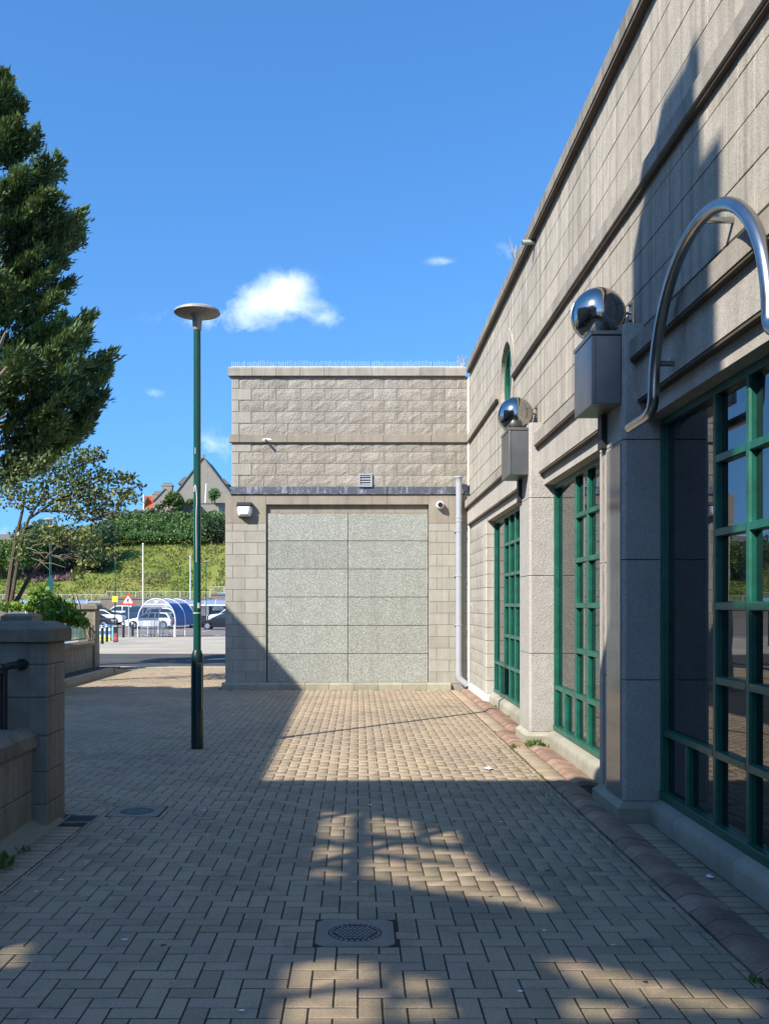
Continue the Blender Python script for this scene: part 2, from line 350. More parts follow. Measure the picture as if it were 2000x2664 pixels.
M_ltbush = leafmat('light_shrub_leaves', [(.05, .10, .02), (.09, .15, .03), (.14, .19, .04)], trans=.2)
M_grassleaf = leafmat('rough_grass', [(.10, .165, .026), (.14, .20, .032), (.22, .225, .055), (.13, .18, .032), (.25, .21, .075)], trans=.25)
M_pinkfl = leafmat('pink_willowherb', [(.20, .09, .12), (.30, .12, .20), (.14, .13, .05), (.17, .10, .09)], trans=.2)
M_bark = plain('tree_bark', (.105, .08, .055), .95, var=.35, vs=12, bs=.8, bscale=30)
def mk_hill():
    m, nt, b = new_mat('grassy_bank'); P = pos(nt)
    a = noise(nt, P, .09, 4, .6); c2 = noise(nt, P, .7, 6, .7)
    c = mixc(nt, ramp(nt, a, .35, .65), (.125, .18, .032), (.23, .215, .062)); c = mixc(nt, M_(nt, 'MULTIPLY', ramp(nt, c2, .45, .65), .5), c, (.10, .165, .028))
    setc(nt, b, 'Base Color', c); b.inputs['Roughness'].default_value = 1; b.inputs['Specular IOR Level'].default_value = .1
    bump(nt, b, c2, 1.0, .5); return m
M_hill = mk_hill()
def paint(name, col): return plain(name, col, .25, spec=.5, var=.04, coat=.6)

# ------------------------------------------------------------------ ground
def sheet(name, m, x0, x1, ys, dz, kind='structure'):
    b = MB(); n = len(ys)
    b.v = [(x, y, G(y)+dz) for y in ys for x in (x0, x1)]; b.f = [(2*i, 2*i+1, 2*i+3, 2*i+2) for i in range(n-1)]
    o = b.build(name, m); o['kind'] = kind; return o
sheet('ground', plain('plain_ground', (.16, .15, .13), .95, var=.2, vs=.1), -900, 900, [-400, 25, 55, 86, 100, 140, 2500], -.03)
sheet('car_park', M_carpark, -90, 60, [60, 62, 86, 100, 137], .0)
sheet('forecourt', M_fore, -60, 60, [34.4, 40, 47, 55, 60], .0)
sheet('road', M_asphalt, -60, 60, [25.3, 28, 34.2], -.01)
k = MB(); k.prism([(24.75, -.05), (25.3, -.05), (25.3, .012), (24.75, .02)], 'x', -40, 20); tag(k.build('kerb', M_fore), kind='structure')
k = MB(); k.prism([(34.15, G(34)-.05), (34.45, G(34)-.05), (34.45, G(34)+.03), (34.15, G(34)+.02)], 'x', -40, 20); tag(k.build('kerb', M_fore), kind='structure')
lines = MB()
for i in range(9): lines.box(-34+i*2.7, -33.9+i*2.7, 76, 81, G(78)+.012, G(78)+.016)
lines.box(-36, -9, 63.0, 63.25, G(63)+.012, G(63)+.016)
tag(lines.build('bay_markings', M_whitepaint), kind='structure')

# block paving: 90 degree herringbone of 200 x 100 blocks
pavement = MB(); pavement.v = [(-7.5, -3, -.0042), (2.6, -3, -.0042), (2.6, 24.75, -.0042), (-7.5, 24.75, -.0042)]; pavement.f = [(0, 1, 2, 3)]
pavement = tag(pavement.build('pavement', M_joint), kind='structure')
HOLES = [(-.215, .185, 4.60, 5.00), (-1.96, -1.54, 7.41, 7.82)]
P_, JT = .1002, .0072
def pv_ok(x0, x1, y0, y1):
    cx, cy = (x0+x1)/2, (y0+y1)/2
    if cx > 1.75: return False
    if cy < 7.25: return cx > -2.03 and x0 > -2.04 and cy > 1.2
    if cy < 18.42: return cx > max(-.315*cy-.25, -5.9) and not (cx < -2.2 and cy < 7.5)
    return -5.75 < cx < (-2.66 if cy < 24.7 else 0) and cy < 24.68
def clip_x(x0, x1): return x0, min(x1, 1.75)
cand = []
for iy in range(12, 247):
    for ix in range(-62, 19):
        k4 = (ix+iy) % 4
        if k4 == 0: r_ = (ix*P_, (ix+2)*P_, iy*P_, (iy+1)*P_)
        elif k4 == 2: r_ = (ix*P_, (ix+1)*P_, iy*P_, (iy+2)*P_)
        else: continue
        x0, x1 = clip_x(r_[0], r_[1])
        if r_[2] < 7.2 and x1 > -2.03: x0 = max(x0, -2.03)
        if x1-x0 < .02: continue
        if not pv_ok(x0, x1, r_[2], r_[3]): continue
        pieces = [(x0, x1, r_[2], r_[3])]
        for a, b, c, d in HOLES:                      # blocks are sawn to fit round the drain surrounds
            out = []
            for (p0, p1, q0, q1) in pieces:
                if p1 <= a or p0 >= b or q1 <= c or q0 >= d: out.append((p0, p1, q0, q1)); continue
                if q0 < c: out.append((p0, p1, q0, c))
                if q1 > d: out.append((p0, p1, d, q1))
                if p0 < a: out.append((p0, a, max(q0, c), min(q1, d)))
                if p1 > b: out.append((b, p1, max(q0, c), min(q1, d)))
            pieces = [w for w in out if w[1]-w[0] > .018 and w[3]-w[2] > .018]
        cand += pieces
def paver_mesh(w, d, name='paver', h=.03, c=.003):
    me = bpy.data.meshes.new(name); a, b = w/2-JT/2, d/2-JT*.72
    V = [(-a,-b,-h),(a,-b,-h),(a,b,-h),(-a,b,-h),(-a,-b,-c),(a,-b,-c),(a,b,-c),(-a,b,-c),(-a+c,-b+c,0),(a-c,-b+c,0),(a-c,b-c,0),(-a+c,b-c,0)]
    F = [(0,1,5,4),(1,2,6,5),(2,3,7,6),(3,0,4,7),(4,5,9,8),(5,6,10,9),(6,7,11,10),(7,4,8,11),(8,9,10,11)]
    me.from_pydata(V, [], F); me.materials.append(M_paver); return me
PM = {}
def in_view(x0, x1, y0, y1):
    cx, cy = (x0+x1)/2, (y0+y1)/2; u = VX+FPX*cx/cy; v = VY+FPX*EYE/cy
    return -30 < u < 2030 and v < 2690
cand.sort(key=lambda r: (0 if in_view(*r) else 1, r[2]))
rest = []
for i, (x0, x1, y0, y1) in enumerate(cand):
    if i < 300 and in_view(x0, x1, y0, y1):
        key = (round(x1-x0, 3), round(y1-y0, 3))
        if key not in PM: PM[key] = paver_mesh(*key)
        o = place('paver', PM[key], pavement, ((x0+x1)/2, (y0+y1)/2, random.uniform(-.0012, .0012)))
        o.rotation_euler = (random.uniform(-.006, .006), random.uniform(-.006, .006), random.uniform(-.006, .006))
    else: rest.append((x0, x1, y0, y1))
def joined_blocks(name, rects, parent, m, h=.03, c=.003, z0=0.0, jit=.0010, joint=JT):
    r = np.array(rects); n = len(r); j = joint/2
    x0, x1, y0, y1 = r[:, 0]+j, r[:, 1]-j, r[:, 2]+j*1.44, r[:, 3]-j*1.44
    z = z0+RNG.uniform(-jit, jit, n); tx = RNG.uniform(-jit, jit, n)
    V = np.zeros((n, 12, 3))
    for k, (X, Yv, dz, s) in enumerate(((x0,y0,-h,0),(x1,y0,-h,0),(x1,y1,-h,0),(x0,y1,-h,0),(x0,y0,-c,1),(x1,y0,-c,-1),(x1,y1,-c,-1),(x0,y1,-c,1),(x0+c,y0+c,0,1),(x1-c,y0+c,0,-1),(x1-c,y1-c,0,-1),(x0+c,y1-c,0,1))):
        V[:, k, 0] = X; V[:, k, 1] = Yv; V[:, k, 2] = z+dz+tx*s*.5
    F = np.array([(0,1,5,4),(1,2,6,5),(2,3,7,6),(3,0,4,7),(4,5,9,8),(5,6,10,9),(6,7,11,10),(7,4,8,11),(8,9,10,11)])
    F = (F[None]+(np.arange(n)*12)[:, None, None]).reshape(-1, 4)
    o = mesh_from(name, V.reshape(-1, 3), F, m, parent, attr=np.repeat(RNG.random(n), 9)); o['kind'] = 'stuff'; return o
joined_blocks('pavers', rest, pavement, M_paver)
# straight-laid edge strips
edge = [(2.003, 2.185, y, y+.1) for y in np.arange(2.0, 7.15, .1)]
edge += [(1.757, 1.955, y, y+.0667) for y in np.arange(8.75, 18.4, .0667) if not 11.1 < y < 12.3]
edge += [(-2.235, -2.032, y, y+.1) for y in np.arange(1.6, 7.1, .1)]
joined_blocks('edge_pavers', edge, pavement, M_paver, joint=.0115, c=.004, jit=.002)

# ridge kerb of brown bricks that steps out round the pilasters
ridge = thing('brick_kerb', (1.86, 10, 0), 'low ridged kerb of brown bricks along the foot of the windowed building', 'kerb')
def ridge_mesh(L):
    b = MB(); j = .004
    prof = [(-.118, -.03), (-.118, .004), (-.066, .034), (-.045, .038), (.0, .036), (.118, .010), (.118, -.03)]
    b.prism(prof, 'y', -L/2+j, L/2-j); me = bpy.data.meshes.new('kerb_brick'); me.from_pydata(b.v, [], b.f); me.materials.append(M_ridge); return me
RM = {.215: ridge_mesh(.215), .105: ridge_mesh(.105)}
for y in np.arange(2.2, 8.7, .215): place('kerb_brick', RM[.215], ridge, (1.876+random.uniform(-.003, .003), y, random.uniform(-.004, .003)))
for y in np.arange(8.78, 18.3, .105):
    jog = 11.12 < y < 12.32
    xx = 1.876 if jog else 2.073
    if jog or not 11.0 < y < 12.4: place('kerb_brick', RM[.105], ridge, (xx+random.uniform(-.003, .003), y, random.uniform(-.006, .003)))

# drain covers
def drain(cx, cy, hw, label):
    t = thing('drain_cover', (cx, cy, 0), label, 'drain', 'round iron drain covers in the paving')
    b = MB(); n = 28; r = .135
    ring = [(cx+r*math.cos(2*math.pi*i/n), cy+r*math.sin(2*math.pi*i/n)) for i in range(n)]
    sq = []
    for i in range(n):
        c, s = math.cos(2*math.pi*i/n), math.sin(2*math.pi*i/n); q = (hw-.006)/max(abs(c), abs(s)); sq.append((cx+q*c, cy+q*s))
    b.v = [(p[0], p[1], .002) for p in sq]+[(p[0], p[1], .002) for p in ring]+[(p[0], p[1], -.03) for p in ring]+[(p[0], p[1], -.03) for p in sq]
    b.f = [(i, (i+1)%n, n+(i+1)%n, n+i) for i in range(n)]+[(n+i, n+(i+1)%n, 2*n+(i+1)%n, 2*n+i) for i in range(n)]+[(3*n+i, 3*n+(i+1)%n, (i+1)%n, i) for i in range(n)]
    b.build('surround', M_drain, t)
    b = MB(); b.lathe([(.133, -.03), (.133, -.004), (.125, -.001), (.02, -.002)], (cx, cy, 0), 28); lid = b.build('lid', M_iron, t)
    studs = MB()
    for i in range(26):
        a = 2*math.pi*i/26; x, y = cx+.121*math.cos(a), cy+.121*math.sin(a); studs.box(x-.007, x+.007, y-.005, y+.005, -.002, .0035)
    for iy in range(-4, 4):
        for ix in range(-4, 5):
            x, y = ix*.024+(iy % 2)*.012, iy*.022+.008
            if x*x+y*y < .1**2: studs.box(cx+x-.008, cx+x+.008, cy+y-.0045, cy+y+.0045, -.002, .0035)
    so = studs.build('studs', M_ironworn, lid); OFF[so.name] = OFF[lid.name]
drain(-.015, 4.80, .2, 'round studded iron drain cover in square concrete surround, nearest the camera')
drain(-1.75, 7.615, .205, 'round studded iron drain cover left of centre, beside the gate pillar')
t = thing('gully_grate', (-2.12, 7.33, 0), 'small dark slotted gully grate at the foot of the gate pillar', 'drain')
b = MB(); b.box(-2.24, -1.99, 7.22, 7.46, -.01, .004); b.build('frame', M_concrete, t)
for i in range(5): b = MB(); b.box(-2.22, -2.01, 7.245+i*.042, 7.265+i*.042, .004, .008); b.build('slot', M_iron, t)

# ------------------------------------------------------------------ block helpers for the buildings
BM = {}
def block_mesh(w, h, d, m, c=.003, rock=None):
    """front face looks along -Y, origin at the centre of the front face"""
    key = (round(w, 3), round(h, 3), d, m.name, rock)
    if key in BM: return BM[key]
    me = bpy.data.meshes.new('block'); a, b = w/2, h/2
    if rock is None:
        V = [(-a,d,-b),(a,d,-b),(a,d,b),(-a,d,b),(-a,c,-b),(a,c,-b),(a,c,b),(-a,c,b),(-a+c,0,-b+c),(a-c,0,-b+c),(a-c,0,b-c),(-a+c,0,b-c)]
        F = [(0,1,5,4),(1,2,6,5),(2,3,7,6),(3,0,4,7),(4,5,9,8),(5,6,10,9),(6,7,11,10),(7,4,8,11),(8,9,10,11)]
    else:
        rr = random.Random(rock*31+int(w*1000)); nx, nz = 5, 3; V = []; F = []
        for j in range(nz+1):
            for i in range(nx+1):
                ed = i in (0, nx) or j in (0, nz)
                jx = 0 if ed else rr.uniform(-.02, .02); jz = 0 if ed else rr.uniform(-.015, .015)
                V.append((-a+w*i/nx+jx, 0 if ed else -rr.uniform(.002, .014), -b+h*j/nz+jz))
        F = [(j*(nx+1)+i, j*(nx+1)+i+1, (j+1)*(nx+1)+i+1, (j+1)*(nx+1)+i) for j in range(nz) for i in range(nx)]
        o = len(V); V += [(-a, d, -b), (a, d, -b), (a, d, b), (-a, d, b)]
        bot = list(range(nx+1)); top = [nz*(nx+1)+i for i in range(nx+1)]; lf = [j*(nx+1) for j in range(nz+1)]; rt = [j*(nx+1)+nx for j in range(nz+1)]
        F += [tuple(bot[::-1]+[o, o+1]), tuple(top+[o+2, o+3]), tuple(lf+[o+3, o]), tuple(rt[::-1]+[o+1, o+2])]
    me.from_pydata(V, [], F); me.materials.append(m); BM[key] = me; return me
def wall_y(parent, name, y, x0, x1, z0, z1, d, m, j=.0075, rock=None):
    w, h = x1-x0-j, z1-z0-j
    return place(name, block_mesh(w, h, d, m, rock=rock), parent, ((x0+x1)/2, y, (z0+z1)/2))
def wall_x(parent, name, x, y0, y1, z0, z1, d, m, j=.008, rock=None):
    w, h = y1-y0-j, z1-z0-j
    return place(name, block_mesh(w, h, d, m, rock=rock), parent, (x, (y0+y1)/2, (z0+z1)/2), R(-90))

# ------------------------------------------------------------------ annexe across the end of the passage
FY = 18.5; UY0 = FY+.115
def fx(z): return -2.748+z/314.4
def fz(z): return 6.625-z/314.4
ax_ = thing('stone_annexe', (-.2, FY+2, 0), 'flat-roofed pale block building with granite-filled opening at the end of the passage', 'building')
b = MB(); b.box(-2.54, fx(309), FY+.008, FY+7, -.2, 3.757); b.box(fx(1292), 2.3, FY+.008, FY+7, -.2, 3.757); b.box(fx(309), fx(1292), FY+.17, FY+7, -.2, 3.80); b.build('core_wall', M_mortar, ax_)
b = MB(); b.box(-2.43, 2.3, UY0+.007, FY+7, 3.757, 6.06); b.build('upper_core_wall', M_mortar, ax_)
# rock-faced courses
ROWS_A = [140, 290, 437, 585, 732, 880, 1024, 1168, 1317, 1462, 1548]; ROWS_B = [215, 365, 515, 662, 808, 955, 1103, 1248, 1393, 1548]
UY = FY+.115
def rock_row(zt, zb, rows, q):
    wall_y(ax_, 'quoin_block', UY-.012, fx(95), fx(q), zb, zt, .06, M_smooth)
    for a, c in zip(rows, rows[1:]):
        if zt-zb > .2 and abs(zt-fz(592)) > .01 and c-a > 100: wall_y(ax_, 'rockfaced_block', UY, fx(a), fx(c), zb, zt, .06, M_rock, rock=random.randint(0, 13))
        elif c-a > 20: wall_y(ax_, 'rockfaced_block', UY, fx(a), fx(c), zb, zt, .06, M_rock, rock=random.randint(0, 2))
zt = 6.052
for i in range(5): rock_row(zt, zt-.2245, (ROWS_A, ROWS_B)[i % 2], (140, 215)[i % 2]); zt -= .2245
zt = 4.775; rock_row(zt, fz(637), ROWS_B, 215); zt = fz(637)
for i in range(3): rock_row(zt, zt-.2262, (ROWS_A, ROWS_B)[i % 2], (140, 215)[i % 2]); zt -= .2262
# left return of the upper part and of the lower part
b = MB(); b.box(-2.449, -2.43, UY+.05, FY+7, 3.85, 6.05); b.build('side_wall', M_smooth, ax_)
b = MB(); b.box(-2.556, -2.54, FY+.06, FY+7, -.1, 3.76); b.build('side_wall', M_smooth, ax_)
for i, a in enumerate(range(75, 1540, 146)):
    c = min(a+146, 1520)
    if c-a < 30: continue
    b = MB(); X0, X1 = fx(a)+.003, fx(c)-.003
    prof = [(UY-.07, 6.065), (UY-.07, 6.205), (UY-.05, 6.238), (UY+.32, 6.25), (UY+.32, 6.09), (UY-.03, 6.06)]
    b.prism(prof, 'x', X0, X1); b.build('coping_stone', M_band, ax_)
for a, c in zip((80, 145, 435, 725, 1020, 1310), (145, 435, 725, 1020, 1310, 1530)):
    b = MB(); b.box(fx(a)+.003, fx(c)-.003, UY-.055, UY+.06, 4.778, 4.925); b.build('ledge_stone', M_sand, ax_, bevel=.006)
for a, c in ((92, 435), (435, 750), (750, 1040), (1040, 1310), (1310, 1455), (1490, 1560)):
    b = MB(); b.prism([(UY-.008, 3.925), (UY-.012, 3.925), (UY-.02, 3.80), (FY-.03, 3.775), (FY-.03, 3.765), (FY+.1, 3.765), (UY+.02, 3.8)], 'x', fx(a)-.004, fx(c)+.012); b.build('lead_flashing', M_lead, ax_)
# lintel band and corner slabs
for a, c in ((60, 180), (180, 306)): wall_y(ax_, 'corner_slab', FY, fx(a), fx(c), fz(1075), 3.762, .05, M_sand, j=.005)
for a, c in ((1291, 1413), (1413, 1560)): wall_y(ax_, 'corner_slab', FY, fx(a), fx(c), fz(1075), 3.762, .05, M_sand, j=.005)
for a, c in ((306, 562), (562, 800), (800, 1040), (1040, 1291)):
    b = MB(); b.box(fx(a)+.002, fx(c)-.002, FY+.001, FY+.14, fz(960), 3.762); b.build('lintel_stone', M_sand, ax_)
for a, c in ((312, 562), (562, 800), (800, 1040), (1040, 1288)):
    b = MB(); b.box(fx(a)+.002, fx(c)-.002, FY+.085, FY+.14, fz(1010), fz(960)-.002); b.build('head_stone', M_sand, ax_)
# piers
zrows = [1075, 1123, 1193, 1264, 1335, 1407, 1477, 1549, 1620, 1690, 1762, 1832, 1904, 1976, 2047]
for i, (a, c) in enumerate(zip(zrows, zrows[1:])):
    z1_, z0_ = fz(a), fz(c)
    L_ = (60, 107, 257, 308) if i % 2 == 0 else (60, 182, 308); Rr = (1293, 1341, 1490, 1560) if i % 2 == 1 else (1293, 1416, 1560)
    for p, q in list(zip(L_, L_[1:]))+list(zip(Rr, Rr[1:])): wall_y(ax_, 'smooth_block', FY, fx(p), fx(q), z0_, z1_, .13, M_smooth)
# granite panels
b = MB(); b.box(fx(309), fx(1292), FY+.1, FY+.16, .1, 3.6); b.build('recess_back', M_darkmortar, ax_)
pr = [1012, 1181, 1352, 1522, 1694, 1865, 2040]
for a, c in zip(pr, pr[1:]):
    for p, q in ((313, 803), (803, 1290)): wall_y(ax_, 'granite_panel', FY+.04, fx(p), fx(q), fz(c), fz(a), .06, M_granite, j=.010)
for i, a in enumerate(range(40, 1500, 147)):
    a0 = a if i else 40; c = min(a+147, 1475)
    if c-a0 < 40: continue
    if i == 0: c = 102
    else: a0 = 102+(i-1)*147; c = min(a0+147, 1475)
    if c-a0 < 20: continue
    b = MB(); b.prism([(FY-.065, -.06), (FY-.065, .105), (FY-.04, .125), (FY+.06, .14), (FY+.06, -.06)], 'x', fx(a0)+.003, fx(c)-.003); b.build('plinth_block', M_plinth, ax_)
b = MB(); b.box(2.118, 2.15, FY-.004, FY+.02, .1, 3.7); b.box(2.118, 2.15, UY-.02, UY+.02, 3.93, 6.05); b.build('sealant_strip', M_white_mortar, ax_)

t = thing('vent_grille', (fx(909), UY, fz(850)), 'small square grey louvred vent above the lead flashing', 'vent')
x0, x1, z0, z1 = fx(868), fx(950), fz(851), fz(771)
for q in ((x0, x1, z0, z0+.03), (x0, x1, z1-.03, z1), (x0, x0+.03, z0+.03, z1-.03), (x1-.03, x1, z0+.03, z1-.03)):
    b = MB(); b.box(q[0], q[1], UY-.05, UY+.01, q[2], q[3]); b.build('frame', M_greyplastic, t)
b = MB(); b.box(x0+.03, x1-.03, UY-.012, UY+.005, z0+.03, z1-.03); b.build('dark_opening', M_black, t)
for i in range(4):
    z = z0+.045+i*.049; b = MB(); b.prism([(UY-.045, z), (UY-.015, z+.03), (UY-.012, z+.022), (UY-.042, z-.006)], 'x', x0+.03, x1-.03); b.build('slat', M_greyplastic, t)
# wall light
lx = (fx(135)+fx(225))/2; lz = fz(995)
t = thing('wall_light', (lx, FY, lz-.14), 'white bulkhead wall light with black hood on the left corner slab', 'wall light')
b = MB(); b.prism([(FY, lz+.05), (FY-.12, lz+.045), (FY-.155, lz+.09), (FY-.12, lz+.14), (FY, lz+.145)], 'x', lx-.142, lx+.142); b.build('hood', M_blackplastic, t, bevel=.01)
b = MB(); b.box(lx-.13, lx+.13, FY-.03, FY, lz-.13, lz+.05); b.build('back_plate', M_blackplastic, t)
b = MB()
rings = [(lx-.142, lx+.142, FY-.03, lz+.055, lz-.02), (lx-.125, lx+.125, FY-.15, lz+.06, lz-.1), (lx-.09, lx+.09, FY-.14, lz+.06, lz-.128)]
V = []
for w, y, zt_, zb in ((.143, FY-.012, lz+.062, lz-.125), (.143, FY-.05, lz+.062, lz-.13), (.12, FY-.15, lz+.055, lz-.115), (.09, FY-.17, lz+.05, lz-.09)):
    V += [(lx-w, y, zt_), (lx+w, y, zt_), (lx+w, y, (zt_+zb)/2-.01), (lx+w*.8, y, zb), (lx-w*.8, y, zb), (lx-w, y, (zt_+zb)/2-.01)]
b.add(V, [(i*6+k_, i*6+(k_+1)%6, (i+1)*6+(k_+1)%6, (i+1)*6+k_) for i in range(3) for k_ in range(6)]+[(0, 1, 2, 3, 4, 5), (23, 22, 21, 20, 19, 18)]); b.build('diffuser', M_whiteplastic, t, bevel=.008)
# dome camera
cx_, cz_ = fx(1359), fz(966)
t = thing('security_camera', (cx_, FY, cz_-.08), 'round white dome security camera with dark lens by the downpipe', 'camera')
def ylathe(prof, c, n=24):
    b = MB(); b.lathe(prof, (0, 0, 0), n); b.v = [(c[0]+x, c[1]-z, c[2]+y) for x, y, z in b.v]; return b
ylathe([(.075, 0), (.078, .05), (.074, .10), (.062, .12), (.05, .122)], (cx_, FY, cz_)).build('housing', M_whiteplastic, t, smooth=True)
ylathe([(.05, .118), (.046, .14), (.034, .157), (.015, .165), (.001, .167)], (cx_, FY, cz_)).build('lens_dome', plain('smoked_dome', (.01, .01, .01), .06, spec=.8), t, smooth=True)
t = thing('spout_pipe', (fx(308), UY-.05, fz(575)), 'small dark pipe end sticking out of the annexe ledge', 'pipe')
b = MB(); b.tube([(fx(308), UY-.05, fz(572)), (fx(308), UY-.17, fz(572)-.005)], .024, 10); b.build('pipe', M_greyplastic, t)
b = MB(); b.tube([(fx(308), UY-.172, fz(572)-.005), (fx(308), UY-.174, fz(572)-.005)], .018, 10); b.build('bore', M_black, t)
b = MB(); b.lathe([(.06, 0), (.045, .012), (.03, .02)], (0, 0, 0), 10); b.v = [(fx(312)+x*1.6, UY-.055-z*.6, fz(566)+y*.5) for x, y, z in b.v]; b.build('mortar_patch', M_white_mortar, t)
# downpipe
dx_ = fx(1472); DY = FY-.085
t = thing('downpipe', (dx_, DY, 0), 'grey plastic downpipe with open flared top in the corner', 'drainpipe')
b = MB(); b.tube([(dx_, DY, 4.06), (dx_, DY, .30)], .058, 20); b.build('pipe', M_greyplastic, t, smooth=True)
b = MB(); b.lathe([(.058, 3.98), (.062, 4.03), (.075, 4.06), (.088, 4.075), (.085, 4.10), (.06, 4.105)], (dx_, DY, 0), 22); b.build('flared_top', M_greyplastic, t, smooth=True)
for zc in (3.31, 3.24, 3.045, 2.19, 1.25):
    b = MB(); b.lathe([(.058, zc-.016), (.066, zc-.012), (.066, zc+.012), (.058, zc+.016)], (dx_, DY, 0), 20); b.build('collar', M_greyplastic, t, smooth=True)
    if zc < 3.2: b = MB(); b.box(dx_-.09, dx_+.09, DY+.03, DY+.085, zc-.012, zc+.012); b.build('bracket', M_greyplastic, t)
b = MB(); b.tube([(dx_, DY, .36), (dx_, DY, .28), (dx_+.02, DY, .22), (dx_+.06, DY-.01, .17), (dx_+.13, DY-.02, .12), (dx_+.155, DY-.02, .085)], .064, 18); b.build('shoe', M_greyplastic, t, smooth=True)
# bird spikes along the coping
sp = thing('bird_spikes', (-.2, UY, 6.25), 'row of thin pale bird spikes standing on the annexe coping', 'bird spikes')
xs = np.arange(-2.45, 2.0, .3)
for q in xs:
    b = MB(); b.box(q, q+.29, UY-.03, UY-.01, 6.243, 6.25)
    for i in range(8):
        x = q+.018+i*.036
        lean = random.choice((-.035, 0, .03)); h = random.uniform(.09, .125); b.tube([(x, UY-.02, 6.245), (x+random.uniform(-.006, .006), UY-.02+lean, 6.245+h)], .0026, 4)
    b.build('spike_strip', M_whiteplastic, sp)
t = thing('dry_weed', (2.03, UY, 6.25), 'dry pale weed on the parapet in the corner', 'plant')
b = MB()
for i in range(14):
    a = random.uniform(-.12, .12); b.tube([(2.02, UY, 6.24), (2.02+a*.5, UY+.02, 6.32), (2.02+a+random.uniform(-.03, .03), UY, 6.38+random.uniform(0, .1))], .004, 4)
b.build('stems', plain('dry_stem', (.45, .38, .30), .9), t)

# ------------------------------------------------------------------ long building with the green windows (right)
WX = 2.155; Y0, Y1 = 1.2, 18.62
rb = thing('windowed_building', (2.4, 10, 0), 'long pale stone building with green framed windows on the right', 'building')
OC = (13.93, 4.905); OR_, ORO = .53, .715
def slab_minus_circle(x0, x1, ya, yb, za, zb, rad, step=.04):
    """box whose (y,z) face has the oculus circle cut out, as thin strips"""
    b = MB(); n = max(1, int(math.ceil((yb-ya)/step))); ys = np.linspace(ya, yb, n+1)
    for p, q in zip(ys, ys[1:]):
        m_ = (p+q)/2-OC[0]
        if abs(m_) >= rad: b.box(x0, x1, p, q, za, zb); continue
        hh = math.sqrt(rad*rad-m_*m_); lo, hi = OC[1]-hh, OC[1]+hh
        if lo > za: b.box(x0, x1, p, q, za, min(lo, zb))
        if hi < zb: b.box(x0, x1, p, q, max(hi, za), zb)
    return b
DK = M_darkmortar
b = MB(); b.box(WX+.006, WX+.6, Y0, OC[0]-.6, 3.5, 6.1); b.build('core_wall', DK, rb)
b = MB(); b.box(WX+.006, WX+.6, OC[0]+.6, Y1, 3.5, 6.1); b.build('core_wall', DK, rb)
b = slab_minus_circle(WX+.006, WX+.3, OC[0]-.6, OC[0]+.6, 3.5, 6.1, OR_+.02); b.build('core_wall', DK, rb)
b = MB(); b.box(2.7, 6.5, Y0, Y1+5, -.1, 6.05); b.build('rear_mass', DK, rb)
COUR = [(5.81, 6.10), (5.52, 5.81), (5.225, 5.52), (4.93, 5.225), (4.63, 4.775), (4.335, 4.63), (4.04, 4.335), (3.745, 4.04)]
BL = .47
for ci, (za, zb) in enumerate(COUR):
    off = 6.163 if ci % 2 == 1 else 6.163+BL/2
    ks = range(int((4.0-off)/BL)-1, int((Y1-off)/BL)+1)
    first = True
    for k_ in ks:
        ya, yb = off+k_*BL, min(off+(k_+1)*BL, 18.6)
        if yb < 4.2 or yb-ya < .06: continue
        near = math.hypot(max(0, abs((ya+yb)/2-OC[0])-(yb-ya)/2), max(0, abs((za+zb)/2-OC[1])-(zb-za)/2)) < OR_+.05
        if near:
            bb = slab_minus_circle(WX, WX+.05, ya+.003, yb-.003, za+.003, zb-.003, OR_+.06)
            if bb.v: bb.build('facing_block', M_wall, rb)
        else: wall_x(rb, 'facing_block', WX+random.uniform(-.0015, .0015), ya, yb, za, zb, .05, M_wall, j=.0055)
        if first: first = False; b = MB(); b.box(WX, WX+.05, Y0, ya-.004, za+.003, zb-.003); b.build('plain_course', M_wall, rb)
# coping
y = Y0
while y < 18.4:
    yb = min(y+.83, 18.46); b = MB()
    b.prism([(2.08, 6.115), (2.08, 6.245), (2.10, 6.262), (2.75, 6.27), (2.75, 6.1), (WX, 6.10)], 'y', y+.003, yb-.003); b.build('coping_stone', M_coping, rb); y += .83
def soffits(x0, x1, z0, z1, a, c, step=.83):  # thin dark strips set under the projecting courses
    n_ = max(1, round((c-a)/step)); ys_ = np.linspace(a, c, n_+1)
    for p_, q_ in zip(ys_, ys_[1:]): b_ = MB(); b_.box(x0, x1, p_+.002, q_-.002, z0, z1); b_.build('soffit_strip', M_soffit, rb)
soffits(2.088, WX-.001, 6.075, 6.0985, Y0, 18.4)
# ledge, interrupted by the oculus surround
for a, c in ((Y0, OC[0]-ORO+.005), (OC[0]+ORO-.005, 18.5)):
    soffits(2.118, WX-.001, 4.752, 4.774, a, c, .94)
    n = max(1, round((c-a)/.94)); ys = np.linspace(a, c, n+1)
    for p, q in zip(ys, ys[1:]):
        b = MB(); b.prism([(2.098, 4.782), (2.098, 4.905), (WX+.02, 4.932), (WX+.02, 4.775), (2.115, 4.775)], 'y', p+.002, q-.002); b.build('ledge_stone', M_band, rb)
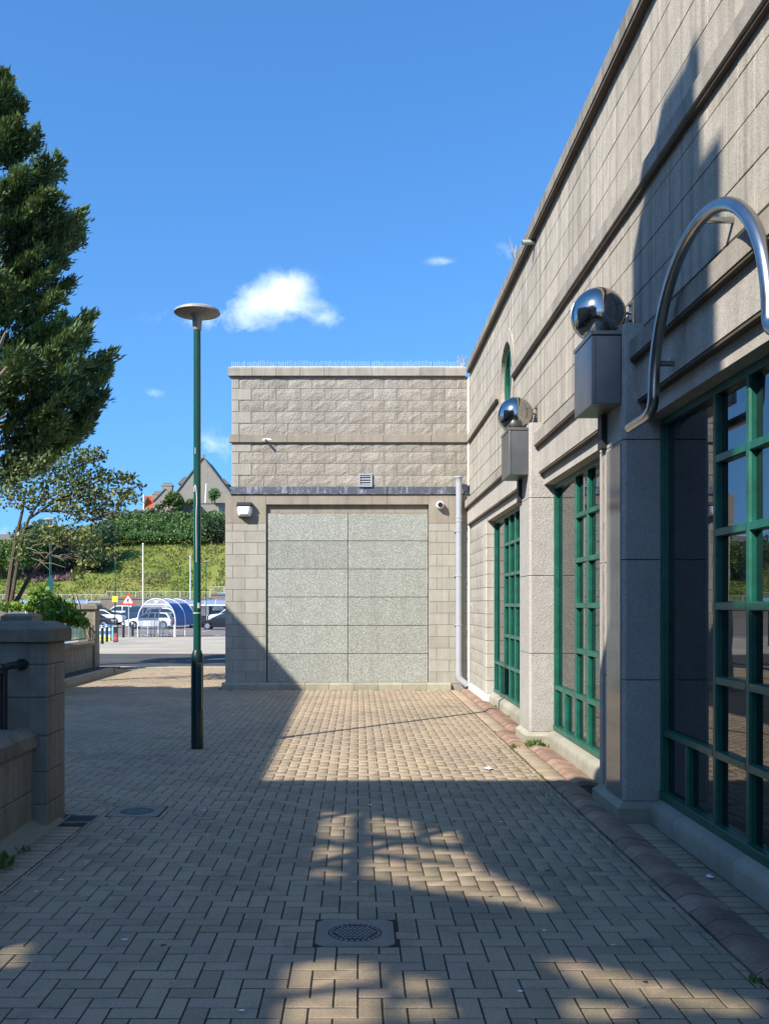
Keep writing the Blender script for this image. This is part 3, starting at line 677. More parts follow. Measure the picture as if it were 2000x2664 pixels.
# oculus
nseg = 12
oc = MB()
b = MB(); n = 48
for k_ in range(nseg):
    b = MB(); m_ = 6; pts = []
    for i in range(m_+1):
        a = 2*math.pi*(k_+i/m_*.985)/nseg
        pts.append((a,))
    for i in range(m_):
        a0, a1 = pts[i][0], pts[i+1][0]
        P4 = [(OC[0]+r*math.cos(a), OC[1]+r*math.sin(a)) for r, a in ((OR_, a0), (ORO, a0), (ORO, a1), (OR_, a1))]
        b.prism(P4, 'x', WX-.014, WX+.22)
    b.build('surround_stone', M_wall, rb)
oc = MB()
for i in range(n):
    a0, a1 = 2*math.pi*i/n, 2*math.pi*(i+1)/n
    P4 = [(OC[0]+r*math.cos(a), OC[1]+r*math.sin(a)) for r, a in ((OR_-.09, a0), (OR_, a0), (OR_, a1), (OR_-.09, a1))]
    oc.prism(P4, 'x', WX+.045, WX+.12)
ocw = oc.build('round_window', M_green, rb)
b = MB(); b.box(WX+.05, WX+.12, OC[0]-.03, OC[0]+.03, OC[1]-OR_+.05, OC[1]+OR_-.05); o = b.build('mullion', M_green, ocw); 
b = MB(); b.lathe([(OR_, 0), (.01, .004)], (0, 0, 0), 40); b.v = [(WX+.09-z, OC[0]+x, OC[1]+y_) for x, y_, z in b.v]; b.build('pane', M_glass, ocw)
for o in ocw.children: o.parent = ocw
def under(o, par):            # a sub-part keeps its place under a part of a thing
    OFF[par.name] = OFF.get(par.name, Vector((0, 0, 0)))
# window head: moulding, frieze, lintel per bay
PIL = [(3.30, 4.02), (7.26, 7.975), (11.21, 11.90)]
BAYS = [(4.02, 7.26), (7.975, 11.21), (11.90, 16.12)]
SEG = [(1.2, 3.30)]+BAYS[:2]+[(11.90, 18.47)]
for a, c in SEG:
    n = max(1, round((c-a)/.95)); ys = np.linspace(a, c, n+1)
    for p, q in zip(ys, ys[1:]):
        b = MB(); b.prism([(2.05, 3.495), (2.05, 3.63), (WX+.01, 3.738), (WX+.2, 3.738), (WX+.2, 3.495)], 'y', p+.002, q-.002); b.build('head_moulding', M_band, rb)
        b = MB(); b.box(2.105, WX+.2, p+.0025, q-.0025, 3.185, 3.494); b.build('frieze_block', M_frieze, rb)
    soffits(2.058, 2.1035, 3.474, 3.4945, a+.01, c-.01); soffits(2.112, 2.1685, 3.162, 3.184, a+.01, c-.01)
    ys2 = np.linspace(a, c, max(1, round((c-a)/1.4))+1)
    for p, q in zip(ys2, ys2[1:]): b = MB(); b.box(2.17, 2.42, p+.0025, q-.0025, 3.04, 3.184); b.build('lintel_block', M_frieze, rb)
for a, c in PIL: b = MB(); b.box(2.2, 2.6, a+.012, c-.012, 0, 3.735); b.build('pier_core', DK, rb)
# pilasters
for a, c in PIL:
    pl = MB(); pl.box(2.03, 2.45, a+.03, c-.03, .1, 3.74); pl = pl.build('pilaster', DK, rb)
    zs = [.152, 1.07, 1.98, 2.89, 3.77]
    for p, q in zip(zs, zs[1:]):
        b = MB(); ch = .026; b.prism([(2.0+ch, a), (2.45, a), (2.45, c), (2.0+ch, c), (2.0, c-ch), (2.0, a+ch)], 'z', p+.004, q-.004); b.build('pilaster_stone', M_pil, pl)
    b = MB()
    for s0, s1, zz in ((.045, .045, (-.06, .105)),): b.prism([(2.0-s0, a-s0), (2.45, a-s0), (2.45, c+s0), (2.0-s0, c+s0)], 'z', zz[0], zz[1])
    b.build('plinth', M_plinth, pl)
    b = MB(); s0 = .045
    lo = [(2.0-s0, a-s0), (2.45, a-s0), (2.45, c+s0), (2.0-s0, c+s0)]; hi = [(2.005, a+.005), (2.45, a+.005), (2.45, c-.005), (2.005, c-.005)]
    b.add([(x, y, .106) for x, y in lo]+[(x, y, .152) for x, y in hi], [(0, 1, 5, 4), (1, 2, 6, 5), (2, 3, 7, 6), (3, 0, 4, 7), (4, 5, 6, 7)]); b.build('plinth_slope', M_plinth, pl)
b = MB(); b.box(1.991, 2.004, 7.30, 7.70, .17, 2.86); b.build('polished_panel', M_polished, rb)
# end pier and lower wall beyond the last window
b = MB(); b.box(2.19, 2.7, 16.135, 18.6, -.1, 3.03); b.build('end_wall_core', M_mortar, rb)
zrow = [.14+.2235*i for i in range(14)]
for i, (za, zb) in enumerate(zip(zrow, zrow[1:])):
    zb = min(zb, 3.04); cut = [16.42, 16.87, 17.32, 17.77, 18.22, 18.5] if i % 2 else [16.42, 16.645, 17.095, 17.545, 17.995, 18.5]
    for p, q in zip(cut, cut[1:]): wall_x(rb, 'smooth_block', WX+.005, p, q, za, zb, .05, M_smooth, rock=(i+int(p*10)) % 4 if q-p > .3 else None)
    b = MB(); ch = .02; b.prism([(WX-.012+ch, 16.12), (2.4, 16.12), (2.4, 16.42), (WX-.012, 16.42), (WX-.012, 16.12+ch)], 'z', za+.004, zb-.004); b.build('jamb_stone', M_frieze, rb)
b = MB(); b.box(WX-.05, 2.4, 16.09, 18.46, -.06, .135); b.build('end_plinth', M_white_mortar, rb, bevel=.02)
# sills: rounded stones
for (a, c) in BAYS:
    n = round((c-a)/.52); ys = np.linspace(a+.045, c-.045, n+1)
    for p, q in zip(ys, ys[1:]):
        b = MB(); b.prism([(2.19, -.06), (2.19, .095), (2.197, .125), (2.215, .148), (2.245, .163), (2.31, .178), (2.45, .178), (2.45, -.06)], 'y', p+.003, q-.003); b.build('sill_stone', M_plinth, rb, smooth=True)
# windows
GX = 2.285; TR = [.68, 1.155, 1.63, 2.10, 2.57]
def nosed(b, ya, yb, z0, z1, d=.05):      # upright with a narrow nose
    m_ = (ya+yb)/2; w = (yb-ya)/2
    b.prism([(GX, m_-w*.7), (GX, m_+w*.7), (GX+.014, m_+w), (GX+d, m_+w), (GX+d, m_-w), (GX+.014, m_-w)], 'z', z0, z1); return b
def window(a, c):
    f = MB(); f.box(GX-.012, GX+.10, a+.002, c-.002, .179, .235); f.box(GX, GX+.10, a+.002, c-.002, 2.985, 3.038)
    f.box(GX-.004, GX+.10, a+.002, a+.06, .235, 2.985); f.box(GX-.004, GX+.10, c-.06, c-.002, .235, 2.985)
    w = f.build('window', M_green, rb, bevel=.004)
    n = round((c-a)/.525); st = (c-a-.07)/n; us = [a+.035+st*i for i in range(n+1)]
    hw = .027
    for i in range(1, n):
        full = 2 <= i <= n-2
        nosed(MB(), us[i]-hw, us[i]+hw, .235, 2.985 if full else .65).build('mullion', M_green, w)
    def rail(y0, y1, z, d=.05): b = MB(); b.prism([(GX-.001, z-.022), (GX-.001, z+.022), (GX+.014, z+.028), (GX+d, z+.028), (GX+d, z-.028), (GX+.014, z-.028)], 'y', y0, y1); b.build('transom', M_green, w)
    rail(a+.07, us[2]-hw, .68); rail(us[n-2]+hw, c-.07, .68)
    for z in TR:
        for i in range(2, n-2): rail(us[i]+hw, us[i+1]-hw, z)
    gxp = GX+.042
    def pane(y0, y1, z0, z1):
        b = MB(); t0 = random.uniform(-.0012, .0012); t1 = random.uniform(-.0012, .0012)
        b.add([(gxp+t0, y0, z0), (gxp, y1, z0), (gxp+t1, y1, z1), (gxp+t0+t1, y0, z1), (gxp+.01+t0, y0, z0), (gxp+.01, y1, z0), (gxp+.01+t1, y1, z1), (gxp+.01+t0+t1, y0, z1)],
              [(0, 1, 2, 3), (7, 6, 5, 4), (0, 4, 5, 1), (1, 5, 6, 2), (2, 6, 7, 3), (3, 7, 4, 0)]); b.build('pane', M_glass, w)
    for i in range(n): pane(us[i]+.003, us[i+1]-.003, .22, .678)
    zz = TR+[3.0]
    pane(us[0], us[2], .682, 3.0); pane(us[n-2], us[n], .682, 3.0)
    for i in range(2, n-2):
        for p, q in zip(zz, zz[1:]): pane(us[i]+.003, us[i+1]-.003, p+.002, q-.002)
for a, c in BAYS: window(a, c)
b = MB(); b.box(2.42, 2.7, 1.2, 3.3, -.1, 3.1); b.build('near_wall', M_frieze, rb)
# rust streaks below the brackets
b = MB(); b.box(1.9955, 2.001, 7.80, 7.845, .18, 2.87); b.build('rust_streak', M_rust, rb)
# outlet pipe under the coping
t = thing('overflow_pipe', (WX, 11.69, 6.05), 'short pale overflow pipe sticking out just below the long coping', 'pipe')
b = MB(); b.tube([(WX+.02, 11.69, 6.055), (2.0, 11.69, 6.05)], .03, 12); b.build('pipe', plain('dull_copper_green', (.30, .36, .30), .6), t, smooth=True)
b = MB(); b.tube([(1.998, 11.69, 6.05), (1.996, 11.69, 6.05)], .022, 12); b.build('bore', M_black, t)
for (yy_, nm) in ((12.95, 'small dry weed growing on top of the long coping'),):
    t = thing('dry_weed', (2.12, yy_, 6.26), nm, 'plant'); b = MB()
    for i in range(10): a = random.uniform(-.15, .15); b.tube([(2.12, yy_, 6.26), (2.10+a*.3, yy_+a*.6, 6.36), (2.09+a*.5, yy_+a, 6.42+random.uniform(0, .14))], .004, 4)
    b.build('stems', MATS['dry_stem'], t)

# polished balls on steel boxes
def ball_ornament(yb, label):
    t = thing('ball_ornament', (1.9, yb+.29, 3.16), label, 'wall ornament', 'steel balls on boxes along the wall')
    b = MB(); b.box(1.772, 1.998, yb, yb+.58, 3.165, 3.685); b.build('box', M_boxsteel, t, bevel=.006)
    b = MB(); b.box(1.766, 1.998, yb-.006, yb+.586, 3.69, 3.722); b.build('lid', M_boxsteel, t, bevel=.003)
    b = MB(); b.box(1.80, 1.803, yb-.0025, yb, 3.17, 3.685); b.build('seam', M_black, t)
    b = MB(); b.ball((1.895, yb+.29, 3.925), .212, 48, 24); b.build('ball', M_mirror, t, smooth=True)
    b = MB(); a = [(.2132*math.cos(q), .2132*math.sin(q)) for q in np.linspace(0, 2*math.pi, 49)]
    b.tube([(1.895+p, yb+.33, 3.925+q) for p, q in [(x*.98, z*.98) for x, z in a]], .0022, 6, cap=False); b.build('seam_ring', M_boxsteel, t)
    b = MB(); b.tube([(2.09, yb+.29, 3.94), (WX+.01, yb+.29, 3.94)], .012, 10); b.build('rod', M_boxsteel, t)
    b = MB(); b.box(WX-.008, WX+.004, yb+.25, yb+.33, 3.86, 4.02); b.build('wall_plate', M_boxsteel, t)
    for dz in (-.06, .06): b = MB(); b.tube([(WX-.008, yb+.29, 3.94+dz), (WX-.022, yb+.29, 3.94+dz)], .01, 8); b.build('bolt', M_black, t)
    b = MB(); b.box(1.955, 1.999, yb+.43, yb+.55, 2.90, 3.163); b.build('cable_cover', M_iron, t)
ball_ornament(7.29, 'polished steel ball on a dark steel box, the nearer and larger of the two')
ball_ornament(11.28, 'polished steel ball on a sunlit steel box, the farther and smaller of the two')

# steel arch over the nearest window
AYc, AZc, AR, AX = 5.52, 2.957, .905, 1.975
t = thing('steel_arch', (AX, AYc, 2.8), 'bent stainless steel tube arch over the nearest green window', 'arch')
pts = [(AX, AYc+AR+.56, 2.93), (AX, AYc+AR+.16, 2.93), (AX, AYc+AR+.09, 2.937), (AX, AYc+AR+.035, 2.96), (AX, AYc+AR+.008, 3.0)]
pts += [(AX, AYc+AR*math.cos(a), AZc+.08+(AR-.08)*math.sin(a)) for a in np.linspace(.0, math.pi, 40)]
pts += [(AX, AYc-AR-.008, 3.0), (AX, AYc-AR-.035, 2.96), (AX, AYc-AR-.09, 2.937), (AX, AYc-AR-.16, 2.93), (AX, AYc-AR-.56, 2.93)]
b = MB(); b.tube(pts, .038, 16); b.build('tube', M_steel, t, smooth=True)
for (y_, z_, xw) in ((AYc+AR-.01, 3.25, 2.11), (AYc-AR+.01, 3.25, 2.11), (AYc, 3.85, WX+.005)):
    b = MB(); b.tube([(AX, y_, z_), (xw, y_, z_)], .019, 12); b.build('bracket', M_steel, t, smooth=True)
    b = MB(); b.tube([(xw-.03, y_, z_+.015), (xw-.03, y_, z_+.034)], .007, 8); b.build('bolt', M_steel, t)

# ------------------------------------------------------------------ lamp posts
def lamp_post(name, x, y, h, label, s=1.0, detail=True, base=True, group=None, mat=None, gz=None):
    z0 = G(y) if gz is None else gz
    t = thing(name, (x, y, z0), label, 'lamp post', group); mt = mat or M_lampgreen
    b = MB(); b.lathe([(.070, 0), (.070, 1.02), (.068, 1.06), (.047, 1.12)], (x, y, z0), 20 if detail else 8)
    if base: b.build('base', M_basegreen if detail else mt, t, smooth=True)
    b = MB(); b.tube([(x, y, z0+(1.1 if base else 0)), (x, y, z0+h-.17)], .044 if detail else .05, 18 if detail else 6, .040 if detail else .045); b.build('pole', mt, t, smooth=True)
    b = MB(); b.lathe([(.045, h-.21), (.050, h-.20), (.054, h-.12), (.062, h-.06), (.085, h-.03)], (x, y, z0), 18 if detail else 8); b.build('neck', M_alu, t, smooth=True)
    b = MB(); b.lathe([(.08, h-.035), (.245, h-.025), (.262, h-.012), (.255, h+.012), (.2, h+.04), (.11, h+.058), (.01, h+.062)], (x, y, z0), 36 if detail else 10); o = b.build('head', M_alu, t, smooth=True)
    return t
LX, LY = -1.828, 10.93
lp = lamp_post('lamp_post', LX, LY, 4.97, 'dark green lamp post with flat disc head standing on the paving')
b = MB(); b.box(LX+.02, LX+.062, LY-.075, LY-.03, .45, .98); b.build('access_door', M_basegreen, lp, bevel=.004)
b = MB(); b.lathe([(.0478, 1.54), (.0478, 1.548)], (LX, LY, 0), 18); b.build('white_band', M_whitepaint, lp)
b = MB(); b.lathe([(.0482, 1.54-.06+.09), (.0482, 1.58)], (LX, LY, 0), 18)
b = MB()
for i in range(-2, 3):
    a0, a1 = R(-60+i*9), R(-60+(i+1)*9)
    b.add([(LX+.0474*math.cos(a0), LY+.0474*math.sin(a0), 1.60), (LX+.0474*math.cos(a1), LY+.0474*math.sin(a1), 1.60), (LX+.0474*math.cos(a1), LY+.0474*math.sin(a1), 1.66), (LX+.0474*math.cos(a0), LY+.0474*math.sin(a0), 1.66)], [(0, 1, 2, 3)])
b.build('sticker', M_whitepaint, lp)
b = MB(); path = [(-130, 2.92), (-122, 2.98), (-112, 3.0), (-100, 2.97), (-90, 2.90), (-86, 2.80), (-92, 2.74), (-97, 2.6), (-95, 2.45), (-93, 2.3), (-94, 2.12)]
b.tube([(LX+.0445*math.cos(R(a)), LY+.0445*math.sin(R(a)), z) for a, z in path], .006, 6, .003); b.build('white_streak', M_whitepaint, lp)
b = MB(); b.tube([(LX+.0445*math.cos(R(-110)), LY+.0445*math.sin(R(-110)), z) for z in (3.42, 3.35)], .004, 6); b.build('white_streak', M_whitepaint, lp)

# ------------------------------------------------------------------ gate pillar and low wall, near left
PX, PY0, PY1 = -2.265, 7.0, 7.43
gp = thing('gate_pillar', (PX-.22, 7.2, 0), 'weathered square stone gate pillar with sloped cap in the left foreground', 'pillar')
b = MB(); b.box(PX-.43, PX-.006, PY0+.006, PY1-.006, -.05, 1.36); b.build('core', M_darkmortar, gp)
zz = [-.05, .18, .42, .68, .96, 1.20, 1.362]
for i, (p, q) in enumerate(zip(zz, zz[1:])):
    if i % 2 == 0:
        for u0, u1 in ((PY0, PY0+.2), (PY0+.2, PY1)): b = MB(); b.box(PX-.436, PX, u0+(.0 if u0 == PY0 else .003), u1-(.003 if u1 != PY1 else 0), p+.003, q-.003); b.build('pillar_stone', M_gate, gp, bevel=.008)
    else: b = MB(); b.box(PX-.436, PX, PY0, PY1, p+.003, q-.003); b.build('pillar_stone', M_gate, gp, bevel=.008)
def cap_stone(par, x0, x1, y0, y1, z0, z1, z2, ins, m, name='cap'):
    b = MB(); b.add([(x0,y0,z0),(x1,y0,z0),(x1,y1,z0),(x0,y1,z0),(x0,y0,z1),(x1,y0,z1),(x1,y1,z1),(x0,y1,z1),(x0+ins,y0+ins,z2),(x1-ins,y0+ins,z2),(x1-ins,y1-ins,z2),(x0+ins,y1-ins,z2)],
        [(0,3,2,1),(0,1,5,4),(1,2,6,5),(2,3,7,6),(3,0,4,7),(4,5,9,8),(5,6,10,9),(6,7,11,10),(7,4,8,11),(8,9,10,11)]); return b.build(name, m, par, bevel=.008)
cap_stone(gp, PX-.475, PX+.042, PY0-.045, PY1+.045, 1.365, 1.462, 1.515, .09, M_cap)
lw = thing('low_wall', (-2.45, 5, 0), 'low stone wall with chamfered coping running up to the gate pillar', 'wall')
b = MB(); b.box(-2.62, -2.365, 2.0, PY0-.002, -.05, .60); b.build('core', M_darkmortar, lw)
for r_, (p, q) in enumerate(((-.05, .29), (.29, .60))):
    ys = list(np.arange(6.998-.16*(r_ == 0)-.0, 2.0, -.42)); ys = [6.996]+[y for y in ys if y < 6.95]
    for u1, u0 in zip(ys, ys[1:]): b = MB(); b.box(-2.63, -2.355, u0+.003, u1-.003, p+.003, q-.003); b.build('wall_stone', M_gate, lw, bevel=.008)
for u1 in np.arange(6.995, 2.2, -.33):
    b = MB(); b.prism([(-2.66, .603), (-2.325, .603), (-2.325, .70), (-2.41, .757), (-2.575, .757), (-2.66, .70)], 'y', u1-.327, u1-.003); b.build('coping_stone', M_cap, lw, bevel=.006)
hb = MB(); hb.prism([(-2.36, -.02), (-2.22, -.02), (-2.235, .012), (-2.30, .04), (-2.36, .085)], 'y', 2.0, 7.3); tag(hb.build('mortar_haunch', M_concrete), kind='structure')
t = thing('black_railing', (-2.51, 6.6, .75), 'black tubular railing post with collar against the gate pillar', 'railing')
b = MB(); b.tube([(-2.505, 6.80, .74), (-2.505, 6.80, 1.19)], .026, 14); b.build('post', M_black, t, smooth=True)
b = MB(); b.tube([(-2.505, 6.80, 1.19), (-2.47, 6.83, 1.205), (-2.44, 6.92, 1.205), (-2.44, 6.985, 1.205)], .026, 14); b.build('elbow', M_black, t, smooth=True)
b = MB(); b.tube([(-2.44, 6.97, 1.205), (-2.44, 6.998, 1.205)], .042, 16); b.build('flange', M_black, t, smooth=True)
b = MB(); b.tube([(-2.505, 6.80, 1.17), (-2.505, 2.2, 1.17)], .026, 14); b.build('top_rail', M_black, t, smooth=True)
for y_ in (5.5, 4.2, 2.9): b = MB(); b.tube([(-2.505, y_, .74), (-2.505, y_, 1.17)], .022, 10); b.build('post', M_black, t, smooth=True)

# planted walls further back on the left
gp2 = thing('gate_pillar', (-6.7, 24.0, 0), 'sunlit stone gate pillar with flat cap beyond the railing', 'pillar')
b = MB(); b.box(-6.90, -6.5, 23.75, 24.15, -.1, 1.52); b.build('shaft', M_mortar, gp2)
for i in range(6): b = MB(); b.box(-6.905, -6.493, 23.743, 24.157, -.1+i*.27+.004, .17+i*.27-.004); b.build('pillar_stone', M_gate, gp2)
cap_stone(gp2, -6.97, -6.43, 23.68, 24.22, 1.522, 1.62, 1.66, .08, M_cap)
gw = thing('railing_wall', (-6.65, 22, 0), 'low stone wall carrying a green railing beside the far pillar', 'wall')
b = MB(); b.box(-6.85, -6.56, 16.5, 23.74, -.1, .62); b.build('core', M_mortar, gw)
for y_ in np.arange(16.5, 23.7, .6): b = MB(); b.box(-6.86, -6.55, y_+.003, min(y_+.597, 23.735), -.1, .30); b.build('wall_stone', M_gate, gw); b = MB(); b.box(-6.86, -6.55, y_+.003, min(y_+.597, 23.735), .305, .618); b.build('wall_stone', M_gate, gw)
for y_ in np.arange(16.5, 23.7, .9): b = MB(); b.prism([(-6.90, .622), (-6.51, .622), (-6.51, .70), (-6.58, .74), (-6.83, .74), (-6.90, .70)], 'y', y_+.002, min(y_+.898, 23.735)); b.build('coping_stone', M_cap, gw)
t = thing('green_railing', (-6.7, 21, .74), 'ornamental green iron railing on the low wall', 'railing')
b = MB(); b.tube([(-6.70, 17.5, 1.17), (-6.70, 23.7, 1.17)], .022, 8); b.build('top_rail', M_green, t); b = MB(); b.tube([(-6.70, 17.5, .80), (-6.70, 23.7, .80)], .016, 6); b.build('bottom_rail', M_green, t)
for y_ in np.arange(17.6, 23.7, .11):
    b = MB(); b.tube([(-6.70, y_, .80), (-6.70, y_, 1.16)], .010, 6); b.build('baluster', M_green, t)
gp3 = thing('gate_pillar', (-5.56, 16, 0), 'pale stone pillar half hidden behind the near pillar and ivy', 'pillar')
b = MB(); b.box(-5.76, -5.36, 15.7, 16.1, -.1, 1.36); b.build('shaft', M_gate, gp3); cap_stone(gp3, -5.82, -5.30, 15.64, 16.16, 1.362, 1.45, 1.49, .07, M_cap)
pw = thing('planter_wall', (-7.2, 18, 0), 'raised stone planter wall overgrown with ivy', 'wall')
b = MB(); b.box(-10.5, -6.95, 17.4, 17.75, -.1, 1.35); b.build('wall_face', M_gate, pw); b = MB(); b.box(-10.5, -5.35, 17.3, 17.8, 1.352, 1.47); b.build('coping', M_cap, pw, bevel=.01)
b = MB(); b.box(-6.95, -5.42, 17.42, 17.75, -.1, 1.35); b.build('wall_face', M_gate, pw)
b = MB(); b.box(-10.5, -6.95, 17.82, 21.5, -.1, 1.40); b.build('soil_bed', M_soil, pw)
kb = MB(); kb.prism([(-5.93, -.05), (-5.93, .13), (-5.90, .15), (-5.78, .15), (-5.74, .12), (-5.72, -.05)], 'y', 17.0, 22.6); kb.add([(-5.93, 22.6, .15), (-5.72, 22.6, .13), (-5.75, 23.8, .02), (-5.6, 23.9, .01), (-5.93, 22.6, -.05), (-5.72, 22.6, -.05)], [(0, 1, 3, 2), (1, 5, 3), (0, 2, 4)])
tag(kb.build('kerb', M_concrete), kind='structure')
mu = MB(); mu.box(-6.55, -5.93, 17.0, 24.0, -.05, .09); tag(mu.build('planting_bed', M_mulch), kind='structure')

# ------------------------------------------------------------------ foliage
def unit(v): return v/np.maximum(1e-9, np.linalg.norm(v, axis=-1, keepdims=True))
def leaves(name, P, D, L, Wd, m, parent=None, rnd=None, fold=.15):
    """rhombic leaves: P base points, D directions, L lengths, Wd half widths"""
    n = len(P); D = unit(D); rv = unit(RNG.normal(size=(n, 3))); A = unit(np.cross(D, rv)); Nn = np.cross(A, D)
    L = np.broadcast_to(np.asarray(L, float), (n,))[:, None]; Wd = np.broadcast_to(np.asarray(Wd, float), (n,))[:, None]
    V = np.stack([P, P+D*L*.45+A*Wd+Nn*Wd*fold, P+D*L, P+D*L*.45-A*Wd+Nn*Wd*fold], axis=1).reshape(-1, 3)
    F = np.arange(n*4).reshape(n, 4)
    return mesh_from(name, V, F, m, parent, attr=RNG.random(n) if rnd is None else rnd)
def shell(n, c, r, inner=.6):
    d = unit(RNG.normal(size=(n, 3))); rad = (inner+(1-inner)*RNG.random(n)**.5)[:, None]
    return np.array(c)+d*rad*np.array(r), d
def blob_leaves(blobs, per, size):
    Ps, Ds = [], []
    for c, r in blobs:
        k_ = max(8, int(per*r[0]*r[2])); p, d = shell(k_, c, r); Ps.append(p); Ds.append(d+RNG.normal(scale=.7, size=d.shape))
    return np.concatenate(Ps), np.concatenate(Ds)

# big conifer on the left
TX, TY = -7.15, 17.6; CK = 24.0/17.6      # built at 17.6 m, then moved out to 24 m along its line of sight
def far(v): return (v[0]*CK, v[1]*CK, (v[2]-EYE)*CK+EYE)
ct = thing('conifer_tree', (TX*CK, TY*CK, 0), 'tall dark green conifer rising at the left edge', 'tree')
b = MB(); b.tube([far(v) for v in ((TX-.3, TY, .4), (TX-.1, TY, 3), (TX, TY, 7), (TX+.05, TY, 11.7))], .36, 10, .05); b.build('trunk', M_bark, ct, smooth=True)
def crown_r(z): return float(np.interp(z, [4.1, 4.6, 5.4, 6.4, 7.1, 8.0, 8.8, 9.3, 9.8, 10.3, 10.9, 11.3, 11.8, 12.3], [1.0, 1.6, 2.35, 2.65, 2.2, 1.8, 2.05, 1.55, 1.7, 1.25, .95, .65, .35, .05]))
tips = []
for z in np.linspace(4.3, 11.9, 84):
    ph = random.uniform(0, 2*math.pi); tips.append((ph, z+random.uniform(-.2, .2), crown_r(z)*random.uniform(.72, 1.02)))
for X_, Z_ in ((-6.4, 11.25), (-6.2, 10.9), (-5.85, 10.25), (-5.4, 9.72), (-5.6, 9.25), (-5.02, 8.88), (-5.0, 8.55), (-5.32, 8.0), (-5.25, 7.6), (-4.85, 7.02), (-4.86, 6.7), (-4.45, 6.38), (-4.52, 6.0), (-4.6, 5.6), (-4.72, 5.3), (-4.9, 4.95), (-5.5, 4.5)):
    for dph in (-.35, 0, .3): tips.append((dph+random.uniform(-.1, .1), Z_+random.uniform(-.08, .08), (X_-TX)*(1.0 if dph == 0 else .93)))
bs = MB(); LP, LD, LL, LR = [], [], [], []
def plume(a, c, wid, clump, dens):
    """feathery spray along the twig a -> c"""
    L_ = np.linalg.norm(c-a); ax3 = (c-a)/L_; k0 = max(6, int(dens*L_))
    for i in range(k0):
        t_ = (i+random.random())/k0; p = a+(c-a)*t_; wd = wid*(1.0-.75*t_)
        p = p+RNG.normal(scale=.45*wd, size=3)*np.array([1, 1, .8])
        d0 = ax3*1.0+np.array([0, 0, .35])+RNG.normal(scale=.42*(1.15-t_), size=3)
        for k_ in range(5):
            LP.append(p+RNG.normal(scale=.03, size=3)); LD.append(d0+RNG.normal(scale=.28, size=3)); LL.append(random.uniform(.09, .21))
            LR.append(min(.79, max(0, clump+.30*random.random())) if random.random() > .012 else .95)
for ph, zt_, rad in tips:
    if rad < .25: continue
    dirv = np.array([math.cos(ph), math.sin(ph), 0]); z0_ = zt_-.42*rad-.15
    base = np.array([TX, TY, z0_]); tip = base+dirv*rad+np.array([0, 0, zt_-z0_])
    mid = (base+tip)/2+np.array([0, 0, -.16*rad])
    def q(t_): return (1-t_)**2*base+2*t_*(1-t_)*mid+t_*t_*tip
    bs.tube([q(t_) for t_ in (0, .35, .7, 1)], .035, 5, .008, cap=False)
    clump = random.choice((.0, .1, .2, .35, .5, .5))
    plume(q(.55), q(1.0), .20, clump, 62)
    side = np.array([-dirv[1], dirv[0], 0])
    for t0 in (.4, .55, .7, .82, .92):
        for sg in (-1, 1):
            a = q(t0); ln = (.30+.30*rad*.4)*(1.25-t0)*random.uniform(.8, 1.3)
            c = a+(dirv*.75+side*sg*random.uniform(.35, .95)+np.array([0, 0, random.uniform(.05, .7)]))*ln
            plume(a, c, .17, min(.5, max(0, clump+random.uniform(-.1, .1))), 56)
bs.v = [far(v) for v in bs.v]; bs.build('branches', M_bark, ct)
LP, LD = np.array(LP), np.array(LD); LL = np.array(LL)*1.12; LP = (LP-np.array([0, 0, EYE]))*CK+np.array([0, 0, EYE])
leaves('crown', LP, LD, LL, .012+LL*.06, M_conifer, ct, rnd=np.array(LR))
# bare limbs low in the crown, sunlight put into their paler bark colour
b = MB()
for pts_ in ([(TX, TY-.3, 4.0), (-6.6, 16.4, 5.0), (-6.0, 15.9, 5.75), (-5.75, 15.7, 6.1)], [(-6.6, 16.4, 5.0), (-6.2, 15.9, 5.1), (-5.7, 15.6, 5.5)], [(TX, TY-.2, 3.6), (-6.5, 16.3, 4.2), (-6.0, 15.9, 4.45)]):
    b.tube(pts_, .06, 7, .02)
b.v = [far(v) for v in b.v]; b.build('bare_limb', plain('pale_bark', (.22, .175, .125), .9), ct)

